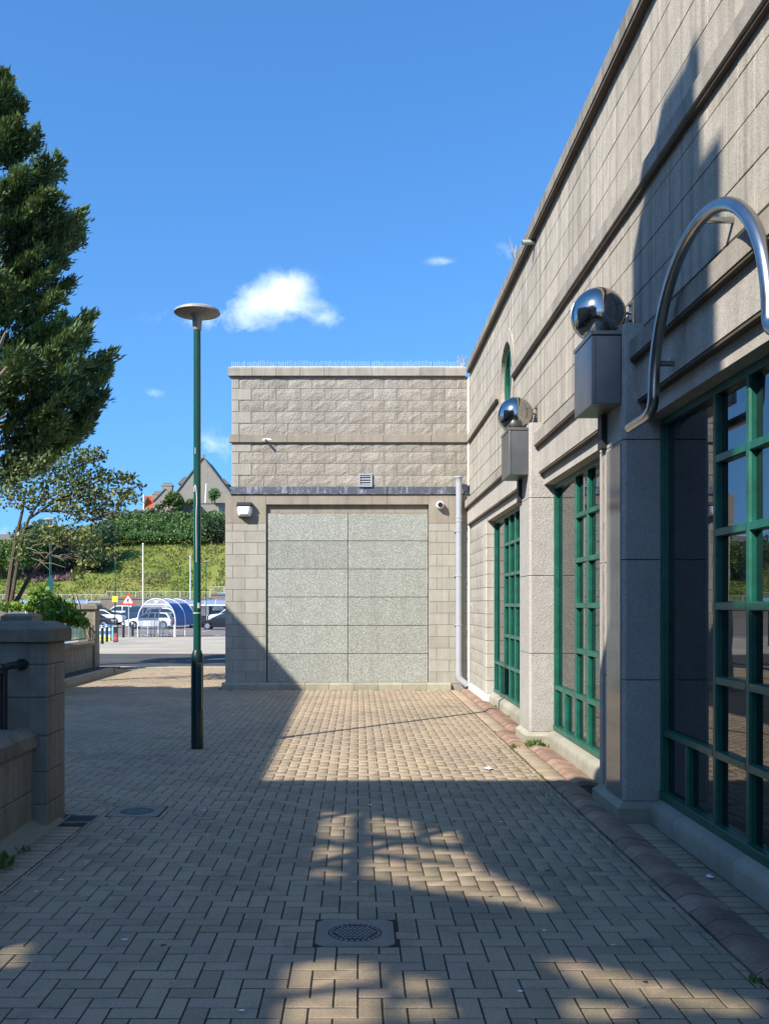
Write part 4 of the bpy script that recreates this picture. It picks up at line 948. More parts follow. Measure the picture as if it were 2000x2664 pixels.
# small broad-leaved tree in the planter
SY = 19.3
st = thing('small_tree', tuple(at(22, 1565, SY)), 'small multi-stemmed olive-leaved tree growing from the planter', 'tree')
def poly(pts, r0, r1, name, n=7):
    b = MB(); b.tube([at(x, y, Y) for x, y, Y in pts], r0, n, r1); return b.build(name, M_bark, st, smooth=True)
poly([(18, 1575, 19.3), (28, 1490, 19.3), (42, 1400, 19.3), (58, 1330, 19.2), (68, 1270, 19.1)], .06, .018, 'stem')
poly([(28, 1575, 19.3), (44, 1480, 19.2), (58, 1400, 19.1), (75, 1350, 19.0), (112, 1290, 18.8), (130, 1230, 18.7)], .045, .012, 'stem')
poly([(38, 1572, 19.4), (75, 1505, 19.4), (112, 1462, 19.5), (150, 1420, 19.6), (200, 1380, 19.7)], .05, .015, 'stem')
for pts_ in ([(50, 1450, 19.2), (80, 1440, 19), (120, 1438, 18.9), (160, 1455, 18.8), (183, 1440, 18.8)], [(62, 1380, 19.1), (105, 1360, 19), (160, 1372, 18.8)], [(100, 1330, 18.9), (160, 1330, 18.7), (240, 1350, 18.6), (290, 1355, 18.6)],
             [(75, 1350, 19), (150, 1300, 18.8), (230, 1290, 18.7), (330, 1270, 18.7), (372, 1262, 18.7)], [(130, 1260, 18.8), (210, 1210, 18.7), (268, 1195, 18.7)], [(60, 1330, 19.2), (30, 1290, 19.3), (5, 1275, 19.4)], [(150, 1420, 19.6), (230, 1450, 19.3), (250, 1460, 19.3)],
             [(150, 1300, 18.8), (260, 1250, 18.8), (335, 1240, 18.8)], [(45, 1400, 19.2), (85, 1410, 19), (120, 1400, 18.9), (170, 1395, 18.8)], [(240, 1350, 18.6), (300, 1330, 18.5), (345, 1340, 18.5)]):
    poly(pts_, .028, .006, 'branch', 5)
for i in range(26):
    x, y = random.uniform(60, 210), random.uniform(1370, 1480); L_ = random.uniform(25, 70); a = random.uniform(-.9, .9)
    b = MB(); b.tube([at(x, y, 19.0), at(x+L_*.5*math.cos(a), y+L_*.4*math.sin(a)-4, 18.9), at(x+L_*math.cos(a), y+L_*math.sin(a), 18.85)], .010, 4, .004); b.build('twig', MATS['pale_bark'], st)
CL = [(70, 1235, 75, 55, 1.0, 420), (150, 1225, 70, 45, .9, 420), (205, 1195, 45, 30, .6, 230), (252, 1185, 26, 17, .35, 120), (215, 1250, 65, 40, .8, 420), (290, 1243, 50, 20, .5, 190), (328, 1248, 26, 14, .3, 90), (180, 1285, 85, 35, .8, 480), (262, 1290, 65, 28, .6, 330),
      (322, 1298, 48, 24, .5, 200), (200, 1330, 70, 28, .6, 380), (270, 1335, 50, 20, .4, 200), (160, 1385, 55, 20, .5, 190), (215, 1405, 50, 14, .4, 170), (262, 1430, 40, 14, .3, 120), (288, 1447, 22, 8, .2, 50), (225, 1465, 28, 12, .3, 90), (205, 1495, 26, 12, .3, 60), (40, 1300, 45, 35, .7, 200), (12, 1275, 30, 30, .5, 110), (48, 1430, 12, 40, .2, 80), (130, 1410, 40, 12, .3, 90), (365, 1268, 14, 8, .1, 16), (100, 1300, 60, 30, .7, 240)]
P, D, RR = [], [], []
for cx_2, cy_2, rx, ry, rd, n_ in CL:
    c = at(cx_2, cy_2, 18.9); s_ = 18.9/FPX; k_ = int(n_*.85)
    q_ = unit(RNG.normal(size=(k_, 3)))*(RNG.random(k_)**.45)[:, None]*np.array([rx*s_*1.1, rd, ry*s_*1.1]); P.append(q_+np.array(c)); D.append(q_*.8+RNG.normal(scale=.5, size=(k_, 3))+np.array([.3, 0, .25])); RR.append(np.clip((.55 if cy_2 > 1275 else .15)+RNG.normal(scale=.22, size=k_), 0, 1))
P, D, RR = np.concatenate(P), np.concatenate(D), np.concatenate(RR)
leaves('crown', P, D, RNG.uniform(.07, .13, len(P)), RNG.uniform(.02, .034, len(P)), M_olive, st, rnd=RR)

# ivy over the planter
iv = thing('ivy_plant', (-6.2, 17.5, 1.4), 'bright green ivy spilling over the planter and pillar', 'ivy')
P, D = [], []
for cx_2, cy_2, rx, ry, Y_, n_ in ((15, 1578, 40, 12, 17.6, 150), (60, 1580, 40, 10, 17.6, 160), (100, 1575, 30, 20, 17.4, 200), (118, 1550, 16, 18, 17.3, 90), (85, 1555, 10, 14, 17.3, 40), (135, 1575, 35, 22, 17.2, 280), (150, 1600, 42, 18, 16.9, 360), (180, 1600, 35, 20, 17.0, 300), (200, 1615, 26, 16, 17.2, 180), (168, 1575, 30, 12, 17.4, 150), (215, 1622, 14, 8, 17.4, 50), (118, 1537, 10, 5, 17.3, 24)):
    c = np.array(at(cx_2, cy_2, Y_)); s_ = Y_/FPX; q_ = unit(RNG.normal(size=(n_, 3)))*(RNG.random(n_)**.5)[:, None]*np.array([rx*s_, .35, ry*s_]); P.append(c+q_); D.append(q_+RNG.normal(scale=.35, size=(n_, 3))+np.array([.1, -.3, -.05]))
P, D = np.concatenate(P), np.concatenate(D)
leaves('leaves', P, D, RNG.uniform(.06, .11, len(P)), RNG.uniform(.028, .046, len(P)), M_ivy, iv)
for i in range(9):
    x = random.uniform(60, 215); b = MB(); b.tube([at(x, 1600, 17.3), at(x+random.uniform(-10, 12), 1575, 17.2), at(x+random.uniform(-16, 20), 1560-random.uniform(0, 20), 17.2)], .008, 5); b.build('stem', M_bark, iv)
for dx in (0, 9, 16): b = MB(); b.tube([at(214+dx, 1612, 23.6), at(222+dx, 1650, 23.66), at(236+dx*.4, 1672, 23.66)], .012, 5); b.build('stem', M_bark, iv)
# weeds and moss by the edges
def weed(x, y, n_, size, label, z=0.0):
    t = thing('weed', (x, y, z), label, 'weed', 'weeds at the paving edges'); P = np.array([x, y, z])+RNG.normal(scale=(size*.35, size*.35, .004), size=(n_, 3)); P[:, 2] = z+.002+np.abs(P[:, 2]-z)
    D = RNG.normal(scale=.6, size=(n_, 3)); D[:, 2] = np.abs(D[:, 2])+.5
    leaves('leaves', P, D, RNG.uniform(size*.35, size*.8, n_), size*.13, M_ltbush, t)
weed(2.03, 11.02, 46, .14, 'leafy green weed growing at the foot of the far pilaster'); weed(1.79, 10.98, 26, .07, 'low weed tuft at the end of the stepped kerb'); weed(2.2, 13.9, 22, .09, 'small weed under the farthest window sill'); weed(2.17, 15.2, 20, .08, 'tiny weed between kerb and sill near the corner')
weed(-2.27, 5.95, 60, .16, 'leafy weed clump against the low wall at the left edge'); weed(-2.24, 5.3, 26, .08, 'small weed tuft along the low wall'); weed(1.72, 4.15, 20, .05, 'tiny weed by the dark kerb in the right foreground'); weed(-2.2, 6.35, 22, .06, 'low weed tuft near the gate pillar base')
P = []; 
for y_ in np.arange(6.6, 12.5, .02):
    if math.sin(y_*3.1)+math.sin(y_*7.7) > -.2: P.append((1.752+random.uniform(-.02, .02), y_, -.004)); 
for y_ in np.arange(8.0, 11.1, .018): P.append((1.60+random.gauss(0, .02)-.05*math.sin(y_*2), y_, -.006))
P = np.array(P*3)+RNG.normal(scale=(.008, .01, .001), size=(len(P)*3, 3)); D = RNG.normal(size=P.shape); D[:, 2] = np.abs(D[:, 2])+.3
tag(leaves('moss', P, D, .014, .006, leafmat('moss_green', [(.10, .12, .02), (.17, .18, .03), (.08, .09, .02)]), None), 'yellow green moss in the paving joints along the kerb', 'moss', kind='stuff')
# pale droppings and litter
dp = MB()
for i in range(70):
    x, y = random.uniform(-2.0, 1.7), random.choice((random.uniform(3.6, 9), random.uniform(9, 12))); r = random.uniform(.006, .018)
    if random.random() < .55: x, y = random.gauss(1.0, .4), random.uniform(9.0, 11.8)
    if x > 1.72: continue
    nn = 6; a0 = random.random()*6; dp.add([(x+r*random.uniform(.6, 1.7)*math.cos(a0+q*2*math.pi/nn), y+r*random.uniform(.5, 1.2)*math.sin(a0+q*2*math.pi/nn), .0042) for q in range(nn)], [tuple(range(nn))])
tag(dp.build('bird_droppings', M_whitepaint), 'pale bird droppings and specks scattered over the paving', 'droppings', kind='stuff')
for (x, y, z, r, nm) in ((1.86, 4.08, .04, .05, 'crumpled clear wrapper lying on the dark kerb'), (1.87, 3.72, .04, .045, 'white feather-like scrap on the kerb, nearest the camera'), (2.10, 5.75, .006, .035, 'white scrap of paper between kerb and sill'), (1.30, 9.55, .006, .06, 'white paper scrap on the sunlit paving')):
    b = MB(); n_ = 7; b.add([(x+r*random.uniform(.5, 1)*math.cos(q*2*math.pi/n_), y+r*random.uniform(.7, 1.3)*math.sin(q*2*math.pi/n_), z+random.uniform(0, .012)) for q in range(n_)]+[(x, y, z+.022)], [(q, (q+1) % n_, n_) for q in range(n_)]); tag(b.build('litter_scrap', M_whiteplastic), nm, 'litter')

# ------------------------------------------------------------------ car park
def ground_at(x, y):
    """photo pixel on the ground -> world"""
    Y = 20.0
    for _ in range(60): Y = (EYE-G(Y))*FPX/(y-VY)
    return Vector(((x-VX)*Y/FPX, Y, G(Y)))
def bollard(x, y, h, r, label):
    p = ground_at(x, y); t = thing('bollard', tuple(p), label, 'bollard', 'black bollards on the forecourt')
    b = MB(); b.lathe([(r*1.05, 0), (r, .04), (r, h-.06), (r*.8, h-.02), (r*.3, h)], p, 12); b.build('post', M_black, t, smooth=True)
    for dz in (.20, .12): b = MB(); b.lathe([(r*1.03, h-dz-.022), (r*1.03, h-dz+.022)], p, 12); b.build('white_band', M_whitepaint, t)
bollard(266, 1675.6, .98, .075, 'black bollard with white bands, nearest the far stone pillar'); bollard(278, 1670, .98, .075, 'black bollard with white bands, second from the far stone pillar')
bollard(321, 1659, 1.0, .075, 'black bollard with white bands, just left of the warning sign pole'); bollard(345, 1656, 1.0, .075, 'black bollard with white bands, between warning sign and trolley shelter')
p = ground_at(301, 1671); t = thing('poster_bin', tuple(p), 'square waste bin wrapped in a red and dark poster', 'bin')
b = MB(); b.box(p.x-.10, p.x+.10, p.y-.1, p.y+.1, p.z, p.z+.86); b.build('body', M_black, t, bevel=.01)
b = MB(); b.box(p.x-.085, p.x+.085, p.y-.108, p.y-.101, p.z+.06, p.z+.46); b.build('poster', plain('red_print', (.30, .07, .055), .5, var=.6, vs=7), t)
b = MB(); b.box(p.x-.09, p.x+.09, p.y-.107, p.y-.1, p.z+.8, p.z+.83); b.build('white_trim', M_whitepaint, t)
b = MB(); b.box(p.x-.17, p.x-.102, p.y-.09, p.y+.09, p.z+.2, p.z+.8); b.build('blue_side_panel', plain('blue_print', (.20, .45, .62), .5, var=.5, vs=6), t)
p = ground_at(262, 1668); t = thing('crate_stack', tuple(p), 'stack of blue and white plastic crates beside the bollards', 'crates')
for i, mt in enumerate((M_yellow, M_whitepaint, plain('crate_blue', (.05, .25, .42), .5), M_whitepaint, MATS['crate_blue'] if 'crate_blue' in MATS else M_blue)):
    b = MB(); b.box(p.x-.35, p.x+.32, p.y+.6, p.y+1.0, p.z+i*.17, p.z+i*.17+.15); b.box(p.x-.37, p.x+.34, p.y+.58, p.y+1.02, p.z+i*.17+.12, p.z+i*.17+.155); b.build('crate', mt, t)

# warning sign
sp_ = ground_at(335, 1660); t = thing('warning_sign', tuple(sp_), 'red bordered triangular pedestrian warning sign on a grey pole', 'road sign')
b = MB(); b.tube([sp_, sp_+Vector((0, 0, 2.05))], .035, 10); b.build('pole', M_greyplastic, t)
cxs, cy_ = sp_.x-.03, sp_.y-.05; k_ = sp_.y/FPX
zb_, zt_ = EYE-(1573.5-VY)*k_, EYE-(1543-VY)*k_; hw_ = 18.2*k_
def tri(hw, zb, zt, y, th, nm, m):
    b = MB(); c = .12; P3 = [(cxs-hw*(1-c), zb), (cxs+hw*(1-c), zb), (cxs+hw*(1-c*.4), zb+(zt-zb)*c*.8), (cxs+hw*c, zt-(zt-zb)*c*.6), (cxs, zt), (cxs-hw*c, zt-(zt-zb)*c*.6), (cxs-hw*(1-c*.4), zb+(zt-zb)*c*.8)]
    b.prism(P3, 'y', y-th, y); b.build(nm, m, t)
tri(hw_, zb_, zt_, cy_, .012, 'red_plate', M_red); tri(hw_*.70, zb_+.085, zt_-.16, cy_-.014, .004, 'white_field', M_whitepaint)
def flat(pts, nm, m, y): b = MB(); b.prism(pts, 'y', y-.004, y); b.build(nm, m, t)
uz = zt_-zb_; zc = zb_+uz*.16
def q2(a, c): return (cxs+a*uz, zc+c*uz)
yf = cy_-.020
flat([q2(-.04, .34), q2(.05, .34), q2(.035, .14), q2(-.05, .14)], 'figure_body', M_black, yf)
b = MB(); b.ball((cxs+.012*uz, yf-.002, zc+.40*uz), .045*uz, 12, 8); b.v = [(x, yf-.002+(y-yf)*.1, z) for x, y, z in b.v]; b.build('figure_head', M_black, t)
for A, B in ((q2(-.03, .16), q2(-.12, .0)), (q2(.012, .16), q2(.075, .0)), (q2(-.01, .31), q2(-.09, .2)), (q2(.02, .31), q2(.10, .22))):
    d = Vector((B[0]-A[0], B[1]-A[1])).normalized(); n_ = Vector((-d.y, d.x))*.026*uz
    flat([(A[0]+n_.x, A[1]+n_.y), (B[0]+n_.x, B[1]+n_.y), (B[0]-n_.x, B[1]-n_.y), (A[0]-n_.x, A[1]-n_.y)], 'figure_limb', M_black, yf)
# yellow sign
yp = Vector(((299-VX)*84/FPX, 84, G(84))); t = thing('yellow_sign', tuple(yp), 'plain yellow square sign on a thin dark post', 'sign')
b = MB(); b.tube([yp, yp+Vector((0, 0, 2.6))], .04, 6); b.build('post', M_black, t)
b = MB(); pA, pB = at(291.5, 1566.5, 83.9), at(306, 1551.5, 83.9); b.box(pA.x, pB.x, 83.9, 83.94, pA.z, pB.z); b.build('plate', M_yellow, t)

# trolley shelter
s0 = ground_at(358, 1657.3); SW = 98*s0.y/FPX; SH = 99.5*s0.y/FPX
t = thing('trolley_shelter', (s0.x+SW/2, s0.y, s0.z), 'white framed arched trolley shelter with blue poster sides', 'shelter')
def hoop(y, dx): return [(s0.x+dx+SW/2-SW/2*math.cos(a), y, s0.z+SH*(.42+.58*math.sin(a)) if True else 0) for a in np.linspace(0, math.pi, 25)]
HO = [(s0.y, 0.0), (s0.y+1.35, .36), (s0.y+2.7, .72)]
for y_, dx in HO:
    hp = hoop(y_, dx); b = MB(); b.tube([(hp[0][0], y_, s0.z)]+hp+[(hp[-1][0], y_, s0.z)], .03, 8); b.build('hoop', M_whitepaint, t, smooth=True)
def skin(h0, h1, i0, i1, m, nm):
    A, B = hoop(*h0), hoop(*h1); b = MB(); n_ = i1-i0+1
    b.v = [A[i] for i in range(i0, i1+1)]+[B[i] for i in range(i0, i1+1)]; b.f = [(i, i+1, n_+i+1, n_+i) for i in range(n_-1)]; b.build(nm, m, t)
for (h0, h1) in zip(HO, HO[1:]):
    skin(h0, h1, 4, 17, M_clear, 'roof_sheet'); skin(h0, h1, 17, 24, M_blue, 'poster_panel')
    A, B = hoop(*h0)[24], hoop(*h1)[24]; b = MB(); b.add([A, B, (B[0], B[1], s0.z+SH*.30), (A[0], A[1], s0.z+SH*.30)], [(0, 1, 2, 3)]); b.build('poster_panel', M_blue, t)
    A, B = hoop(*h0), hoop(*h1); b = MB()
    for i, (f0, f1) in ((18, (.2, .8)), (19, (.25, .7)), (20, (.2, .8)), (21, (.35, .65)), (22, (.3, .5))):
        P4 = []
        for ii, f in ((i, f0), (i, f1), (i+.35, f1), (i+.35, f0)):
            lo = int(ii); fr = ii-lo; a_ = Vector(A[lo]).lerp(Vector(A[lo+1]), fr); c_ = Vector(B[lo]).lerp(Vector(B[lo+1]), fr); P4.append(a_.lerp(c_, f)+Vector((-.012, -.004, .012)))
        b.add(P4, [(0, 1, 2, 3)])
    b.build('print_lines', M_whitepaint, t)
skin(HO[0], HO[2], 0, 5, M_clearblue, 'side_sheet')
b = MB(); zz_ = s0.z+SH*.85; b.tube([(s0.x+SW*.16, s0.y, zz_), (s0.x+SW*.84, s0.y, zz_)], .03, 6); b.build('cross_bar', M_whitepaint, t)
A = hoop(*HO[0]); b = MB(); b.v = [A[i] for i in range(5, 20)]; b.f = [tuple(range(15))]; b.build('gable_sheet', M_clear, t)
b = MB(); ex, ez = s0.x+SW*.5, s0.z+SH*.905
b.box(ex-.1, ex+.12, s0.y-.03, s0.y-.02, ez-.01, ez+.10); b.box(ex-.17, ex-.1, s0.y-.03, s0.y-.02, ez+.085, ez+.115); b.box(ex-.06, ex-.02, s0.y-.03, s0.y-.02, ez-.07, ez-.02); b.box(ex+.05, ex+.09, s0.y-.03, s0.y-.02, ez-.07, ez-.02); b.build('trolley_emblem', M_whitepaint, t)
b = MB(); b.box(s0.x+SW-.09, s0.x+SW-.03, s0.y-.05, s0.y+.02, s0.z, s0.z+.75); b.build('corner_post', M_whitepaint, t)
def trolley(x, y, label, sc=1.0):
    z = G(y); t = thing('shopping_trolley', (x, y, z), label, 'trolley', 'wire trolleys in the shelter')
    b = MB(); w, d = .27*sc, .42*sc; z0_, z1_ = z+.45*sc, z+.98*sc
    for i in range(9):
        f = i/8; b.box(x-w, x+w, y-d-.004, y-d+.004, z0_+(z1_-z0_)*f-.004, z0_+(z1_-z0_)*f+.004); b.box(x-w-.004, x-w+.004, y-d, y+d, z0_+(z1_-z0_)*f-.004, z0_+(z1_-z0_)*f+.004); b.box(x+w-.004, x+w+.004, y-d, y+d, z0_+(z1_-z0_)*f-.004, z0_+(z1_-z0_)*f+.004)
        xx = x-w+2*w*f; b.box(xx-.004, xx+.004, y-d-.003, y-d+.003, z0_, z1_); yy_ = y-d+2*d*f; b.box(x-w-.003, x-w+.003, yy_-.004, yy_+.004, z0_, z1_)
    b.box(x-w, x+w, y-d, y+d, z0_-.004, z0_+.004); b.build('basket', M_galv, t)
    b = MB(); b.tube([(x-w, y-d, z+.1), (x-w, y-d-.05, z1_+.04), (x+w, y-d-.05, z1_+.04), (x+w, y-d, z+.1)], .018, 6); b.build('handle_frame', MATS.get('teal_handle') or plain('teal_handle', (.02, .16, .16), .4), t)
    b = MB(); b.box(x-w, x+w, y-d, y+d, z+.12, z+.16); b.build('chassis', M_galv, t)
    for dx, dy in ((-w, -d), (w, -d), (-w, d), (w, d)): b = MB(); b.tube([(x+dx-.012, y+dy, z+.06), (x+dx+.012, y+dy, z+.06)], .06, 10); b.build('wheel', M_tyre, t)
trolley(s0.x+.42, s0.y+.35, 'wire trolley at the left side inside the shelter'); trolley(s0.x+1.02, s0.y+.8, 'wire trolley in the middle of the shelter'); trolley(s0.x+1.62, s0.y+.5, 'wire trolley at the right side inside the shelter'); trolley(s0.x+1.1, s0.y+1.5, 'wire trolley deepest inside the shelter')

# cars
PAINT = {}
def car(x, y, col, label, d=1, L=4.4, Hc=1.5, kind='hatch', rot=0.0, group='cars parked in the car park'):
    """side-on car: d = +1 nose to the right"""
    z = G(y); t = thing('parked_car', (x, y, z), label, 'car', group); t.rotation_euler = (0, 0, rot)
    mp = PAINT.get(col) or paint('car_paint_%d' % len(PAINT), col); PAINT[col] = mp
    w = .88; s = L/4.4
    if kind == 'suv': lower = [(-2.15, .45), (-2.18, .75), (-2.12, 1.0), (1.15, 1.05), (2.0, .95), (2.17, .72), (2.17, .4)]; gh = [(-2.05, 1.0), (-1.8, Hc-.02), (-.3, Hc), (.35, Hc-.05), (1.1, 1.04)]
    elif kind == 'sedan': lower = [(-2.2, .42), (-2.2, .85), (-2.0, .95), (-1.4, .97), (1.05, .93), (1.95, .80), (2.2, .62), (2.2, .35)]; gh = [(-1.75, .95), (-.85, Hc-.03), (-.2, Hc), (.3, Hc-.06), (1.15, .92)]
    else: lower = [(-2.0, .42), (-2.08, .8), (-1.95, .95), (1.0, .98), (1.85, .86), (2.1, .66), (2.1, .36)]; gh = [(-1.95, .95), (-1.65, Hc-.04), (-.3, Hc), (.3, Hc-.05), (1.15, .96)]
    def arch(cx, r): return [(cx+r*math.cos(a), .34+r*math.sin(a)) for a in np.linspace(-.35, math.pi+.35, 9)]
    bottom = [(2.12, .3)]+[(p[0], max(p[1], .22)) for p in arch(1.35, .38)]+[(p[0], max(p[1], .22)) for p in arch(-1.35, .38)]+[(-2.1, .3)]
    prof = lower+bottom
    b = MB(); b.prism([(p[0]*s*d, p[1]) for p in prof], 'y', -w, w); b.build('body', mp, t, local=True, bevel=.05)
    def loft(P, w0, w1, nm, m, grow=0.0):
        b = MB(); n_ = len(P); zmin, zmax = min(p[1] for p in P), max(p[1] for p in P)
        f = lambda zc: w0+(w1-w0)*(zc-zmin)/(zmax-zmin)
        b.v = [(p[0]*s*d, -f(p[1])-grow, p[1]) for p in P]+[(p[0]*s*d, f(p[1])+grow, p[1]) for p in P]
        b.f = [tuple(range(n_)), tuple(range(2*n_-1, n_-1, -1))]+[(i, (i+1) % n_, n_+(i+1) % n_, n_+i) for i in range(n_)]; return b.build(nm, m, t, local=True)
    loft(gh, .82, .66, 'cabin', mp)
    cxg = sum(p[0] for p in gh)/len(gh); czg = (min(p[1] for p in gh)+Hc)/2
    win = [(cxg+(p[0]-cxg)*.90, czg+(p[1]-czg)*.74) for p in gh]
    for a_, c_ in ((0, .42), (.46, 1.0)):
        xs_ = [p[0] for p in win]; lo, hi = min(xs_)+(max(xs_)-min(xs_))*a_, min(xs_)+(max(xs_)-min(xs_))*c_
        top = np.interp; order = sorted(win[:1]+win[1:-1]+win[-1:], key=lambda p: p[0]); ox = [p[0] for p in order]; oz = [p[1] for p in order]; zb2 = win[0][1]
        P = [(lo, zb2)]+[(q, float(np.interp(q, ox, oz))) for q in np.linspace(lo, hi, 7)]+[(hi, zb2)]
        P = [p for i, p in enumerate(P) if i == 0 or abs(p[0]-P[i-1][0])+abs(p[1]-P[i-1][1]) > 1e-4]
        loft(P, .84, .69, 'side_window', M_carglass)
    b = MB(); A_, B_ = gh[-1], gh[-2]; b.add([((A_[0]+.02)*s*d, -.74, A_[1]+.03), ((A_[0]+.02)*s*d, .74, A_[1]+.03), ((B_[0]+.04)*s*d, .62, B_[1]-.02), ((B_[0]+.04)*s*d, -.62, B_[1]-.02)], [(0, 1, 2, 3)]); b.build('windscreen', M_carglass, t, local=True)
    for cx in (1.35, -1.35):
        for sy in (-1, 1):
            b = MB(); b.tube([(cx*s*d, sy*(w-.2), .34), (cx*s*d, sy*(w+.01), .34)], .34, 18); wh = b.build('wheel', M_tyre, t, local=True)
            b = MB(); b.tube([(cx*s*d, sy*(w+.005), .34), (cx*s*d, sy*(w+.02), .34)], .21, 14); b.build('rim', M_alloy, wh, local=True)
    b = MB()
    for sy in (-.62, .62): b.box(min(2.08*s*d, 2.16*s*d), max(2.08*s*d, 2.16*s*d), sy-.16, sy+.16, .66, .78)
    b.build('headlights', M_whiteplastic, t, local=True)
    b = MB()
    for sy in (-.66, .66): b.box(min(-2.14*s*d, -2.22*s*d), max(-2.14*s*d, -2.22*s*d), sy-.14, sy+.14, .72, .9)
    b.build('tail_lights', M_redlight, t, local=True)
    return t
def carx(px, Y): return (px-VX)*Y/FPX
car(carx(281, 100)+0.0, 98, (.72, .73, .74), 'white sports utility car with dark wheel arches left of the warning sign', 1, 4.5, 1.55, 'suv')
car(carx(238, 90), 90, (.025, .018, .035), 'dark purple car half hidden by the far stone pillar', 1, 4.4, 1.5)
car(carx(262, 116), 116, (.02, .045, .05), 'dark teal car in the rear row behind the far pillar', 1, 4.6, 1.6, 'suv'); car(carx(308, 122), 122, (.74, .75, .76), 'white car in the rear row below the yellow sign', -1, 4.4, 1.75, 'suv')
car(carx(352, 118), 118, (.02, .05, .11), 'dark blue car in the rear row right of the warning sign', -1, 4.4, 1.7)
car(carx(391, 88), 88, (.78, .79, .79), 'white hatchback seen through the front of the trolley shelter', -1, 4.4, 1.5)
car(carx(436, 97), 97, (.62, .66, .70), 'pale silver estate car behind the trolley shelter', 1, 4.6, 1.75, 'suv')
car(carx(455, 90), 90, (.32, .35, .42), 'blue grey car behind the blue poster panels of the shelter', 1, 4.3, 1.45)
car(carx(585, 86), 86, (.006, .008, .014), 'black saloon car to the right of the lamp post', -1, 4.7, 1.45, 'sedan')
car(carx(600, 101), 101, (.66, .69, .72), 'silver car behind the black saloon', -1, 4.5, 1.7, 'suv')

# long covered walkway with posters behind the cars
def canopy(px0, px1, Y, label):
    z = G(Y); x0, x1 = carx(px0, Y), carx(px1, Y); t = thing('covered_walkway', ((x0+x1)/2, Y, z), label, 'canopy')
    zt_ = EYE+13.5*Y/FPX; zb_ = EYE-0*Y/FPX; n_ = max(2, round((x1-x0)/1.1)); xs_ = np.linspace(x0, x1, n_+1)
    arc = [(Y+1.0-1.0*math.cos(a), zb_+(zt_-zb_)*math.sin(a)) for a in np.linspace(0, math.pi*.75, 9)]
    for a_, c_ in zip(xs_, xs_[1:]):
        b = MB(); b.v = [(a_, p[0], p[1]) for p in arc]+[(c_, p[0], p[1]) for p in arc]; m_ = len(arc); b.f = [(i, i+1, m_+i+1, m_+i) for i in range(m_-1)]; b.build('roof_sheet', M_clearblue, t)
    for q in xs_: b = MB(); b.tube([(q, p[0]-.02, p[1]+.01) for p in arc], .035, 5); b.build('rib', M_whitepaint, t)
    b = MB(); b.box(x0, x1, Y-.06, Y, zb_-.14, zb_); b.build('fascia', M_whitepaint, t)
    for q in xs_[::2]: b = MB(); b.box(q-.04, q+.04, Y+.9, Y+1.0, z, zb_); b.build('post', M_whitepaint, t)
    b = MB(); b.box(x0, x1, Y+1.6, Y+1.7, z, zb_+.1); b.build('back_wall', plain('grey_back_panel', (.10, .10, .11), .7) if 'grey_back_panel' not in MATS else MATS['grey_back_panel'], t)
    return t
cw = canopy(428, 640, 110, 'covered walkway with blue curved roof behind the parked cars'); canopy(60, 225, 113, 'blue roofed walkway behind the ivy on the left')
def poster(a, c, y0, y1, m, nm):
    A, B = at(a, y1, 111.4), at(c, y0, 111.4); b = MB(); b.box(A.x, B.x, 111.36, 111.42, A.z, B.z); return b.build(nm, m, cw)
poster(433, 451, 1575, 1590, plain('green_print', (.03, .22, .05), .6, var=.9, vs=1.6), 'green_poster'); poster(486, 508, 1574, 1607, plain('kitchen_print', (.42, .34, .32), .6, var=.4, vs=2.5), 'poster')
poster(524, 535, 1577, 1602, plain('pink_print', (.62, .45, .36), .6, var=.2), 'poster'); poster(538, 543, 1575, 1602, M_whitepaint, 'white_panel'); poster(553, 583, 1577, 1588, plain('grey_print', (.45, .47, .5), .5, var=.6, vs=1.5), 'poster')
for (px, py, r) in ((490, 1592, 4.6), (499, 1590, 5.2), (507, 1594, 5), (487, 1602, 4.8), (496, 1603, 5), (505, 1604, 5.4)):
    c = at(px, py, 111.3); r *= 111.3/FPX; b = MB(); b.lathe([(r, 0), (r*.75, .02), (.01, .03)], (0, 0, 0), 14); b.v = [(c.x+x, 111.36-z, c.z+y) for x, y, z in b.v]; b.build('yellow_fruit_print', plain('lemon_yellow', (.75, .55, .04), .5, var=.15, vs=4) if 'lemon_yellow' not in MATS else MATS['lemon_yellow'], cw)

# tall poles and lamp posts in the distance
def pole(px, py_top, Y, r, m, label):
    z = G(Y); x = carx(px, Y); top = EYE-(py_top-VY)*Y/FPX; t = thing('flag_pole', (x, Y, z), label, 'pole', 'white poles in the car park')
    b = MB(); b.tube([(x, Y, z), (x, Y, top)], r, 8, r*.7); b.build('shaft', m, t); b = MB(); b.ball((x, Y, top+.03), r*1.3, 8, 6); b.build('finial', m, t); b = MB(); b.box(x-.16, x+.16, Y-.16, Y+.16, z-.01, z+.05); b.build('foot', M_greyplastic, t)
pole(372, 1416, 105, .085, M_whitepaint, 'tall white pole rising behind the trolley shelter'); pole(495, 1448, 125, .08, M_whitepaint, 'tall white pole just left of the lamp post')
lamp_post('lamp_post', carx(300, 100), 100, EYE+121*100/FPX-G(100), 'slim green lamp post behind the yellow sign', detail=False, base=False, group='distant lamp posts')
lamp_post('lamp_post', carx(536, 92), 92, EYE+112*92/FPX-G(92), 'slim green lamp post just right of the main lamp post', detail=False, base=False, group='distant lamp posts')
lamp_post('lamp_post', carx(131, 42), 42, EYE+222*42/FPX-G(42), 'green lamp post seen through the small tree', detail=False, group='distant lamp posts')
t = thing('dark_shield_sign', tuple(at(131, 1530, 41.6)), 'back of a dark oval sign on the pole above the ivy', 'sign'); c = at(131, 1522, 41.6); b = MB()
